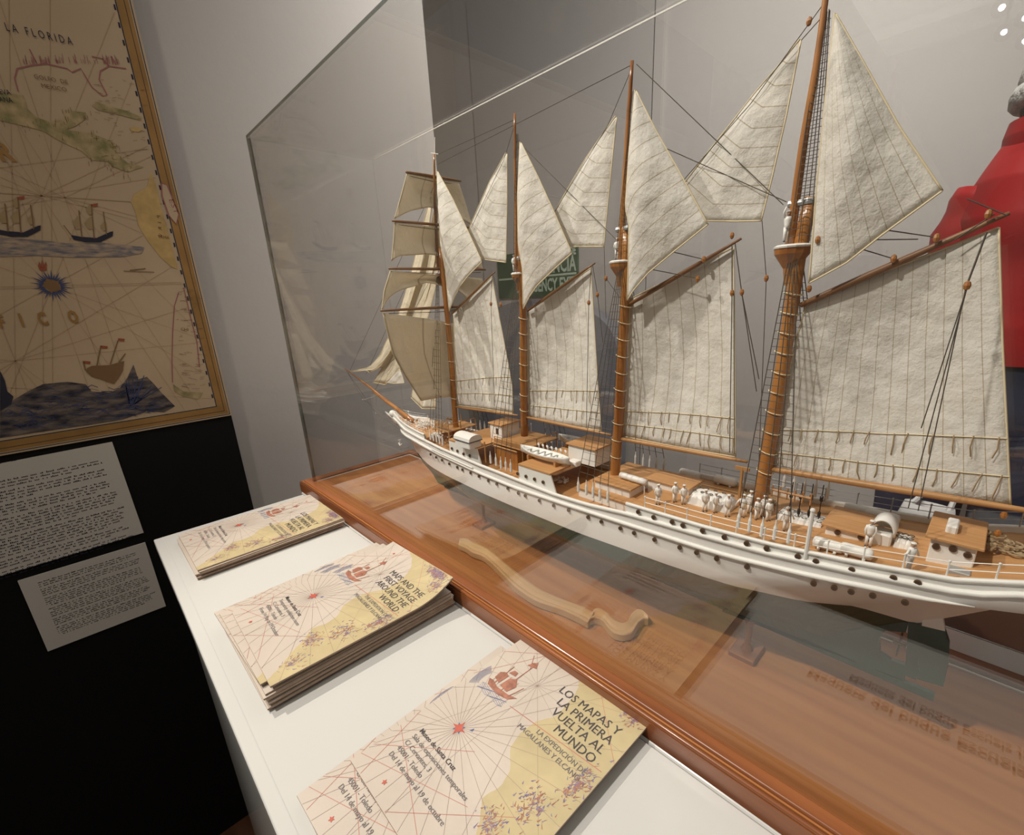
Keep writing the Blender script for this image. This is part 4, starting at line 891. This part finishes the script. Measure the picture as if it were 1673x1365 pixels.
# stanchion rails on the poop, both sides
def railing(y0, y1, n, Z_, s, h, m_, k=.96, nm='railing'):
    g = MB(); P = [Vector((XC-s*k*hb(y), y, interp(y,Z_)-.001)) for y in [lerp(y0,y1,i/(n-1)) for i in range(n)]]
    for p in P: g.tube([p, p+Vector((0,0,h))], .0005, 5); g.ball(p+Vector((0,0,h)), .0009, 6)
    for f in (.55,.97): g.tube([p+Vector((0,0,h*f)) for p in P], .00032, 4)
    return obj(nm, g, m_, ship)
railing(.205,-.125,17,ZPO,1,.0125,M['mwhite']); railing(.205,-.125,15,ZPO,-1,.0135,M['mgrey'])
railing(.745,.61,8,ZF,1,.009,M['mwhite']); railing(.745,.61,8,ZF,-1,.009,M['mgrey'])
p = near_side((1315,916)); g = MB(); g.tube([p, p+Vector((0,0,.040))], .0014, 8); g.ball(p+Vector((0,0,.04)), .0019, 8); obj('davit_post', g, M['mwhite'], ship)
for pp in ((791,757),(733,735)):
    p = near_side(pp); g = MB(); g.tube([p+Vector((.003,0,0)), p+Vector((.003,0,.028))], .0009, 6); obj('davit_post', g, M['boom'], ship)
# midship house flush with the side (near), wooden top
def sidehouse(pa, pb, pt, depth, lab, ports, zt=None):
    a = near_side(pa); b_ = near_side(pb); z1 = zt or onx(pt, a.x).z; ya, yb = a.y, b_.y
    for s in (1,-1):
        g = MB(); xs = XC-s*hb((ya+yb)/2)*.96
        P = [Vector((xs,ya,1.097)),Vector((xs,yb-.010,1.097)),Vector((xs,yb,z1)),Vector((xs,ya,z1))]; g.prism(P, (s*.0015,0,0))
        o = obj('side_screen', g, M['mwhite'], ship, label=lab if s == 1 else None)
        if s == 1:
            for p in ports: q = onx(p, xs); inst(phm, 'porthole', o, q-Vector((.0005,0,0)))
    x0 = XC-hb((ya+yb)/2)*.97; g = MB(); g.box((x0,min(ya,yb),z1),(2*XC-x0,max(ya,yb),z1+.0018)); return obj('boat_deck', g, M['deck'], ship), z1, min(ya,yb), max(ya,yb)
bd1, zb1, ya1, yb1 = sidehouse((846,780),(897,801),(846,761),.1,'white side screen of the midship house',((846.5,774),(860,778.5),(874,783),(888,788)))
bd2, zb2, ya2, yb2 = sidehouse((735,737),(776,757),(735,720),.1,'white side screen forward of the second mast',((739,733),(748,737),(758,742),(768,745)))
# houses on the boat decks
def tophouse(nm, x0, x1, y0, y1, z0, h, roof='deck', wm='mwhite', over=.002, lab=None):
    g = MB(); g.bbox((x0,y0,z0),(x1,y1,z0+h),.0006); o = obj(nm, g, M[wm], ship, label=lab)
    if roof: g = MB(); g.bbox((x0-over,y0-over,z0+h),(x1+over,y1+over,z0+h+.0016),.0005); obj('roof', g, M[roof], o)
    return o
A = onz((925,776), zb1+.001); B = onz((904,764), zb1+.001)
tophouse('deckhouse', .395,.435,.300,.340,zb1+.001,.020,lab='tall white house with brown flat roof amidships')
tophouse('deckhouse', .375,.440,.240,.285,1.0975,.020,lab='brown-roofed house just before the third mast',wm='mwhite')
tophouse('deckhouse', .365,.445,.2245,.300,1.0975,.010,wm='mwhite')
tophouse('wheelhouse', .392,.425,.455,.480,zb2+.001,.022,lab='white wheelhouse with dark window')
g = MB(); g.box((.3915,.462,zb2+.010),(.392,.467,zb2+.018)); obj('window', g, M['hole'], ship)
tophouse('chart_house', .375,.43,.408,.450,1.0975,.026,wm='mast')
g = MB(); g.bbox((.372,.395,1.128),(.44,.452,1.1295),.0004); 
for y in (.397,.450):
    for x in (.374,.40,.438): g.tube([(x,y,1.10),(x,y,1.137)], .0007, 5)
g.tube([(.374,.397,1.137),(.438,.397,1.137)], .0006, 5); g.tube([(.374,.397,1.137),(.374,.45,1.137)], .0006, 5); g.box((.3735,.397,1.130),(.3745,.45,1.135)); obj('bridge', g, M['boom'], ship, label='wooden bridge by the second mast')
# white covered launch on the forward boat deck
c = onz((765,727), zb2+.003); g = MB(); g.bbox((c.x-.010,c.y-.016,zb2+.002),(c.x+.010,c.y+.016,zb2+.011),.001); 
for k in range(8):
    t0, t1 = math.pi*k/8, math.pi*(k+1)/8; g.add([Vector((c.x-.011*math.cos(t_),c.y+s_,zb2+.0115+.008*math.sin(t_)**.7)) for t_ in (t0,t1) for s_ in (-.017,.017)], [(0,1,3,2)])
for s_ in (-.017,.017): g.add([Vector((c.x-.011*math.cos(math.pi*k/8),c.y+s_,zb2+.0115+.008*math.sin(math.pi*k/8)**.7)) for k in range(9)], [list(range(9))])
o = obj('covered_launch', g, M['mwhite'], ship); g = MB(); g.box((c.x-.0112,c.y-.0172,zb2+.0105),(c.x+.0112,c.y+.0172,zb2+.0115)); obj('dark_band', g, M['navyd'], o)
# lifeboat on chocks
def boat(cx, cy, z0, L_, wd, h):
    g = MB(); n = 16; rows = []
    for sgn in (1,):
        for j in range(n+1):
            t_ = -1+2*j/n; e = max(0.02,(1-abs(t_)**2.4)); y = cy+t_*L_/2; sh = .25*h*t_*t_
            rows.append([Vector((cx+wd/2*e*u, y, z0+sh+h*(abs(u)**2.2))) for u in (-1,-.85,-.6,-.3,0,.3,.6,.85,1)])
    g.grid(rows); o = obj('lifeboat', g, M['mwhite'], ship, smooth=True, label='white lifeboat with grey thwarts on chocks'); solid(o,.0008)
    g = MB()
    for k in range(6): y = cy+lerp(-.33,.33,k/5)*L_; ww = wd/2*(1-abs((y-cy)*2/L_)**2.4)*.95; g.box((cx-ww,y-.0012,z0+h*.75),(cx+ww,y+.0012,z0+h*.80))
    obj('thwarts', g, M['mgrey'], o)
    g = MB(); [g.box((cx-.006,cy+s_*L_*.28-.0015,z0-.004),(cx+.006,cy+s_*L_*.28+.0015,z0+.002)) for s_ in (-1,1)]; obj('chocks', g, M['boom'], o)
a = onz((843,742), zb1+.016); b_ = onz((922,768), zb1+.016)
boat(XC-.030,(ya1+yb1)/2+.006,zb1+.005,.078,.020,.0085); boat(XC+.034,(ya1+yb1)/2,zb1+.005,.078,.020,.0085)
g = MB(); q = onz((939,760), zb1+.001); g.bbox((q.x-.005,q.y-.006,zb1+.001),(q.x+.005,q.y+.006,zb1+.007),.001); obj('locker', g, M['mwhite'], ship)
# row of small white ventilators behind the lifeboat
vt = MB(); vt.tube([(0,0,0),(0,0,.008),(0,.001,.0095)], [.0010,.0011,.0016], 7); vt.ball((0,.0012,.0098), .0016, 7); vtm = mesh('ventilator', vt, M['mwhite'], smooth=True)
for k in range(7): inst(vtm, 'ventilator', ship, (XC-.006, .342+k*.0075, zb1+.002))
for x, y in ((.385,.60),(.415,.61),(.39,.64),(.41,.65),(.40,.68),(.380,.63),(.42,.67),(.395,.70)): inst(vtm, 'ventilator', ship, (x,y,zdeck(y)+.001), random.uniform(0,3), random.uniform(.6,1.1))
# furled awning on posts near the third mast, slatted skylight
a = deckpt((1014,806)); b_ = deckpt((1055,818))
g = MB(); z = 1.113+.010; A_ = onz((1014,776),z); B_ = onz((1056,789),z); g.tube(rs([A_,B_],7), [.0032,.0036,.0033,.0038,.0034,.0036,.0032], 9); 
o = obj('furled_awning', g, M['mwhite'], ship, smooth=True); g = MB(); 
for t_ in (.05,.35,.65,.95): q = A_.lerp(B_,t_); g.tube([q+Vector((-.001,0,0)), Vector((q.x,q.y,1.097))], .0006, 5)
obj('awning_posts', g, M['mwhite'], o)
tophouse('skylight_house', .40,.428,.190,.235,1.108,.016,lab='slatted brown skylight by the third mast'); 
# winches and coils
rr = random.Random(11)
def clutter(nm, c, r, n, m_, s=.003):
    g = MB()
    for k in range(n):
        p = Vector(c)+Vector((rr.uniform(-r,r),rr.uniform(-r*1.4,r*1.4),rr.uniform(0,r*.6))); t_ = rr.random()
        if t_ < .4: g.ball(p, s*rr.uniform(.4,.8), 7)
        elif t_ < .7: g.tube([p, p+Vector((rr.uniform(-1,1),rr.uniform(-1,1),rr.uniform(-.2,1)))*s*1.6], s*.22, 6)
        else: g.tube([p+Vector((s*math.cos(a*.785),s*math.sin(a*.785),.0003*a)) for a in range(9)], s*.16, 5, False)
    return obj(nm, g, m_, ship)
clutter('deck_gear', deckpt((1037,818))+Vector((0,0,.001)), .010, 34, M['mwhite']); clutter('rope_coils', deckpt((1003,803))+Vector((0,0,.001)), .008, 26, M['rope']); clutter('rope_coils', Vector((.385,.392,1.099)), .011, 44, M['rope'], .004)
for pp, r_, n_, mm, ss in (((832,748),.010,40,'rope',.004),((850,722),.008,26,'mwhite',.003),((690,697),.010,34,'mwhite',.0032),((672,688),.008,26,'mwhite',.003),((714,700),.010,34,'mwhite',.0035),((735,690),.008,24,'boom',.0032),((1040,806),.008,30,'mwhite',.0042),((1010,806),.007,30,'rope',.004),((985,790),.006,16,'mwhite',.003),((915,790),.006,16,'mwhite',.003),((1232,822),.007,24,'rope',.0036),((1640,905),.009,26,'rope',.004),((760,745),.006,16,'boom',.003)):
    clutter('deck_gear' if mm != 'rope' else 'rope_coils', deckpt(pp)+Vector((0,0,.002)), r_, n_, M[mm], ss)
for pp, hh in (((700,690),.012),((722,702),.014),((752,700),.012),((890,700),.016),((1020,800),.012),((668,680),.009),((868,706),.014),((908,716),.010),((965,745),.016),((978,742),.014)):
    q = deckpt(pp); g = MB(); g.tube([q, q+Vector((0,0,hh))], .0008, 6); g.ball(q+Vector((0,0,hh)), .0014, 7); obj('deck_post', g, M['mwhite'], ship); clutter('rope_coils', deckpt((1240,826))+Vector((0,0,.001)), .008, 18, M['rope'])
clutter('windlass', Vector((.398,.655,zdeck(.655))), .013, 40, M['mwhite'], .0028); clutter('capstans', Vector((.392,.70,zdeck(.70))), .009, 24, M['mgrey'], .002); clutter('deck_gear', Vector((.40,.575,1.10)), .016, 40, M['boom'], .003); clutter('deck_gear', Vector((.375,.585,1.11)), .012, 30, M['mwhite'], .0028); clutter('rope_coils', Vector((.40,-.075,1.150)), .012, 30, M['rope'])
g = MB(); g.bbox((.375,.558,1.122),(.43,.598,1.1235),.0004)
for x in (.377,.40,.428):
    for y in (.560,.596): g.tube([(x,y,1.097),(x,y,1.134)], .0007, 5)
g.tube([(.377,.560,1.134),(.377,.596,1.134)], .0006, 5); g.tube([(.377,.56,1.134),(.428,.56,1.134)], .0006, 5); g.box((.3765,.56,1.127),(.3775,.596,1.132)); obj('forward_platform', g, M['boom'], ship)
# belaying rail and hanging pins by the stern mast
g = MB(); A_, B_ = pz((1262,800),-.0), pz((1325,815),0); g.tube([A_,B_], .0012, 6)
for k in range(6): q = A_.lerp(B_,k/5); g.tube([q+Vector((0,0,.004)), q-Vector((0,0,.006))], .0007, 5)
obj('fife_rail', g, M['boom'], ship)
g = MB()
for u in (1296,1312,1329,1346): g = MB(); q = pz((u,788+ (u-1296)*.1),.004); g.tube([q, q-Vector((0,0,.03))], .0004, 4); g.ball(q-Vector((0,0,.012)), .0022, 7, (.7,.7,1.6)); g.ball(q-Vector((0,0,.026)), .002, 7, (.7,.7,1.8)); obj('hanging_tackle', g, M['dark'], ship)
g = MB(); q = pz((1213,765),-.004); g.tube([q, q-Vector((0,.0,.036))], .0014, 6); g.box((q.x-.001,q.y-.006,q.z-.002),(q.x+.001,q.y+.006,q.z+.001)); obj('boom_crutch', g, M['boom'], ship)
# anchor
g = MB(); c = near_side((656,718))+Vector((-.004,0,0)); g.tube([c, c-Vector((0,0,.010))], .0009, 6); g.tube([c+Vector((0,-.005,-.007)), c+Vector((0,0,-.0115)), c+Vector((0,.005,-.007))], .0011, 6); g.tube([c+Vector((-.003,0,0)),c+Vector((.003,0,0))], .0007, 5); obj('anchor', g, M['mwhite'], ship)
# stands under the keel
for y in (.12,.52):
    g = MB(); g.bbox((.385,y-.012,ZB-.003),(.415,y+.012,ZB+.002),.001); g.lathe((.40,y,ZB+.002), [(.006,0),(.003,.006),(.003,.026),(.005,.034)], 12); obj('support_post', g, M['mahog'], ship)
# ------------------------------------------------------------------ sign, person, far things
ZS0 = onx((945,482),2.28).z; ys = onx((945,430),2.28).y
sg = thing('exit_sign', 'dark green emergency sign on the door behind the sails', 'sign', (2.28,ys+.36,ZS0))
zt_ = onx((940,400),2.28).z
obj('plate', MB().bbox((2.272,ys,ZS0),(2.285,ys+.72,zt_),.001), M['signg'], sg)
obj('divider', MB().box((2.2705,ys+.01,ZS0+(zt_-ZS0)*.42),(2.2718,ys+.71,ZS0+(zt_-ZS0)*.46)), M['signt'], sg)
def stxt(s, z, size, y_): text('lettering', s, size, M['signt'], sg, Vector((2.2708,y_,z))-wloc(sg), (0,-1,0), (0,0,1), .003, 'RIGHT', sx=.62)
stxt('EMERGENCIA', ZS0+(zt_-ZS0)*.50, .125, ys+.012); stxt('EMERGENCY EXIT', ZS0+(zt_-ZS0)*.12, .105, ys+.012); stxt('SALIDA DE', ZS0+(zt_-ZS0)*.82, .06, ys+.012)
# dark round-topped slab behind the second and third masts
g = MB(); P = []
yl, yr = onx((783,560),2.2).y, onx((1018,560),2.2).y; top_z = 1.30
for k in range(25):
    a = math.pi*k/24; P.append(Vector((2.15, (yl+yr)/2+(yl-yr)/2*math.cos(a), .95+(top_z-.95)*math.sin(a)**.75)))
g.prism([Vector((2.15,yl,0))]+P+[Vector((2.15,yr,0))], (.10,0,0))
tag(obj('round_top_slab', g, M['slab'], org=(2.2,(yl+yr)/2,0)), 'dark blue-grey slab with rounded top behind the second mast', 'screen')
cs_ = thing('dark_display_case', 'low black case with mahogany trim beyond the stern of the model', 'display case', (1.15,-.4,0))
obj('case_body', MB().box((.955,-1.4,0),(1.27,.255,.735)), M['benchb'], cs_); obj('case_top', MB().bbox((.945,-1.41,.735),(1.28,.265,.75),.003), M['dark'], cs_)
g = MB(); g.tube([(.944,-1.4,.742),(.944,.266,.742)], .004, 6); g.tube([(1.281,-1.4,.742),(1.281,.266,.742)], .004, 6); g.tube([(.944,.266,.742),(1.281,.266,.742)], .004, 6); obj('trim', g, M['mahog'], cs_)
# person in red jacket
PX0, PY0 = 1.66, -.005
per = thing('person', 'person in a red jacket, navy trousers and grey knit hat behind the case', 'person', (PX0,PY0,0))
def skin(name, V, E, R_, m_, parent, sub=2, label=None):
    me = D.meshes.new(name); off = wloc(parent); me.from_pydata([Vector(v)-off for v in V], E, []); me.materials.append(m_)
    o = D.objects.new(name, me); COL.objects.link(o); o.parent = parent
    md = o.modifiers.new('skin','SKIN'); md.use_smooth_shade = True
    for i, r in enumerate(R_): me.skin_vertices[0].data[i].radius = r if isinstance(r, tuple) else (r,r)
    me.skin_vertices[0].data[0].use_root = True
    s_ = o.modifiers.new('sub','SUBSURF'); s_.levels = sub; s_.render_levels = sub
    return o
x, y = PX0, PY0
V = [(x,y,1.0),(x,y,1.16),(x,y,1.40),(x,y,1.50),(x,y,1.60),
     (x,y+.09,.92),(x-.02,y+.11,.52),(x,y+.12,.09),(x-.10,y+.13,.05),
     (x,y-.09,.92),(x+.02,y-.11,.52),(x+.03,y-.12,.09),(x-.07,y-.13,.05),
     (x,y+.13,1.47),(x-.02,y+.155,1.22),(x-.10,y+.14,1.0),(x,y-.13,1.47),(x-.02,y-.155,1.22),(x-.10,y-.14,1.0)]
E_ = [(0,1),(1,2),(2,3),(3,4),(0,5),(5,6),(6,7),(7,8),(0,9),(9,10),(10,11),(11,12),(2,13),(13,14),(14,15),(2,16),(16,17),(17,18)]
skin('body', V, E_, [.10,.09,.10,.06,.05,.07,.05,.035,.04,.07,.05,.035,.04,.045,.035,.028,.045,.035,.028], M['skin'], per)
for s_ in (-1,1):     # hands with fingers
    hx, hy, hz = x-.115, y+s_*.128, .965
    V = [(hx,hy,hz+.03),(hx-.004,hy,hz-.02),(hx-.01,hy,hz-.05)]; E_ = [(0,1),(1,2)]; R2 = [.026,.032,.03]
    for k in range(4):
        n_ = len(V); fx = hx-.03+.018*k; l = (.062,.072,.068,.052)[3-k]
        V += [(fx,hy,hz-.065),(fx-.004,hy-s_*.008,hz-.065-l*.55),(fx-.002,hy-s_*.024,hz-.065-l)]; E_ += [(2,n_),(n_,n_+1),(n_+1,n_+2)]; R2 += [.009,.0085,.0075]
    n_ = len(V); V += [(hx-.036,hy-s_*.01,hz-.03),(hx-.05,hy-s_*.022,hz-.065)]; E_ += [(1,n_),(n_,n_+1)]; R2 += [.010,.009]
    skin('hand', V, E_, R2, M['skin'], per)
def loft(name, rings, m_, parent, n=40, fold=0, seed=0):
    "rings: (cx, cy, z, rx, ry)"
    rr_ = random.Random(seed); ph_ = [rr_.uniform(0,6) for _ in range(6)]; g = MB(); rows = []
    K = len(rings); 
    for q in range((K-1)*6+1):
        i = min(K-2, q//6); f = q/6-i; f = f*f*(3-2*f); a_ = [lerp(rings[i][c_], rings[i+1][c_], f) for c_ in range(5)]; row = []
        for k in range(n+1):
            t_ = 2*math.pi*k/n; w_ = 1+fold*(math.sin(3*t_+a_[2]*22+ph_[0])+.7*math.sin(5*t_-a_[2]*31+ph_[1])+.5*math.sin(2*t_+a_[2]*55+ph_[2]))
            row.append(Vector((a_[0]+a_[3]*w_*math.cos(t_), a_[1]+a_[4]*w_*math.sin(t_), a_[2])))
        rows.append(row)
    g.grid(rows); g.add(rows[0][:-1], [list(range(n))]); g.add(rows[-1][:-1], [list(range(n))]); return obj(name, g, m_, parent, smooth=True)
ja = loft('jacket', [(x,y,1.115,.155,.150),(x,y,1.20,.165,.152),(x,y,1.34,.16,.152),(x,y,1.44,.155,.150),(x,y,1.52,.135,.130),(x,y,1.565,.105,.108),(x,y,1.60,.088,.092),(x,y,1.635,.085,.088)], M['red'], per, fold=.012, seed=2)
for s_ in (-1,1):
    g = MB(); P = rs([(x,y+s_*.090,1.50),(x-.01,y+s_*.118,1.40),(x-.03,y+s_*.128,1.24),(x-.09,y+s_*.13,1.10),(x-.115,y+s_*.13,1.0)], 22)
    g.tube(P, [(.072,.07,.062,.055,.05)[min(4,i//5)]*(1+.05*math.sin(i*1.9)) for i in range(22)], 16); obj('sleeve', g, M['red'], ja, smooth=True)
loft('collar', [(x,y,1.585,.094,.096),(x,y,1.61,.096,.097),(x,y,1.640,.090,.092)], M['red'], ja, fold=.006, seed=4)
loft('trousers', [(x,y,.90,.13,.165),(x,y,1.0,.14,.168),(x,y,1.13,.135,.160)], M['navy'], per, fold=.008)
for s_ in (-1,1): loft('trouser_leg', [(x,y+s_*.11,.07,.085,.075),(x-.01,y+s_*.11,.45,.092,.085),(x-.01,y+s_*.10,.75,.11,.098),(x,y+s_*.08,.95,.13,.105)], M['navy'], per, fold=.02, seed=s_+5)
zh = 1.685
g = MB(); g.ball((x,y,zh), .080, 18, (1.08,.92,1.2)); g.ball((x+.088,y,zh-.01), .014, 8, (1,.7,1.3)); g.ball((x+.075,y,zh-.055), .02, 8, (.6,1.2,.35)); g.ball((x,y+.075,zh-.01), .02, 8, (.8,.4,1.3)); g.ball((x,y-.075,zh-.01), .02, 8, (.8,.4,1.3))
for s_ in (-1,1): g.ball((x+.078,y+s_*.03,zh+.01), .011, 8)
head_ = obj('head', g, M['skin'], per, smooth=True)
g = MB(); g.ball((x-.012,y,zh), .086, 18, (1.0,.95,1.1)); obj('hair', g, M['hair'], head_, smooth=True)
g = MB(); g.lathe((x,y,1.70), [(.088,0),(.093,.02),(.092,.03),(.090,.045),(.080,.068),(.055,.083),(.02,.091),(.004,.092)], 24); hat = obj('knit_hat', g, M['knit'], per, smooth=True)
g = MB(); g.lathe((x,y,1.662), [(.092,0),(.100,.008),(.102,.030),(.096,.046)], 24); obj('turn_up', g, M['knit'], hat, smooth=True)
# bag held in front of the legs
c = onx((1512,850), 1.37); g = MB(); rows = []
for j in range(13):
    v = j/12; hw = lerp(.045,.12,v); rows.append([Vector((1.37+.04*math.sin(a)*(.5+.5*v), c.y+hw*math.cos(a)*(1+.04*math.sin(5*a+v*4)), lerp(.80,.44,v))) for a in [2*math.pi*i/24 for i in range(25)]])
g.grid(rows); g.add(rows[-1][:-1], [list(range(24))])
bg = obj('carrier_bag', g, M['bag'], smooth=True, org=(1.37,c.y,.44)); tag(bg, 'white carrier bag hanging in front of the navy trousers', 'bag'); solid(bg,.002)
g = MB(); g.tube([Vector((1.36,c.y+.035,.79)),Vector((1.46,c.y-.03,.885)),Vector((1.535,y+.14,.90))], .006, 6); g.tube([Vector((1.36,c.y-.035,.79)),Vector((1.47,c.y-.05,.88)),Vector((1.535,y+.14,.90))], .006, 6); obj('handle', g, M['bag'], bg)
# ------------------------------------------------------------------ track spotlights
def lamp(loc, aim, label, glow):
    t = thing('track_spotlight', label, 'spotlight', loc, 'ceiling spotlights'); d_ = (Vector(aim)-Vector(loc)).normalized(); R_ = d_.to_track_quat('Z','Y').to_matrix(); L_ = Vector(loc)
    g = MB(); g.lathe(L_-d_*.16, [(.02,0),(.045,.02),(.05,.12),(.052,.14)], 16, R_); obj('lamp_body', g, M['metalb'], t)
    g = MB(); g.tube([L_-d_*.1, Vector((L_.x,L_.y,3.1))], .01, 6); obj('stem', g, M['metalb'], t)
    if glow: g = MB(); g.lathe(L_-d_*.02, [(.016,0),(.016,.004)], 16, R_); obj('bulb', g, M['lamp'], t)
lamp(Vector(KEY)+Vector((0,0,.03)), (.3,.35,1), 'black track spotlight above the map panel', False)
lamp(Vector(FILL)+Vector((0,0,.03)), (.38,.35,1.1), 'added black lamp body around the unseen fill light', False)  # lamp body added where the unseen fill light stands
lamp((-4.05,.40,2.9), (0,.2,1.3), 'lit far spotlight mirrored in the glass, left one', True); lamp((-4.35,.30,2.9), (0,.2,1.3), 'lit far spotlight mirrored in the glass, right one', True)
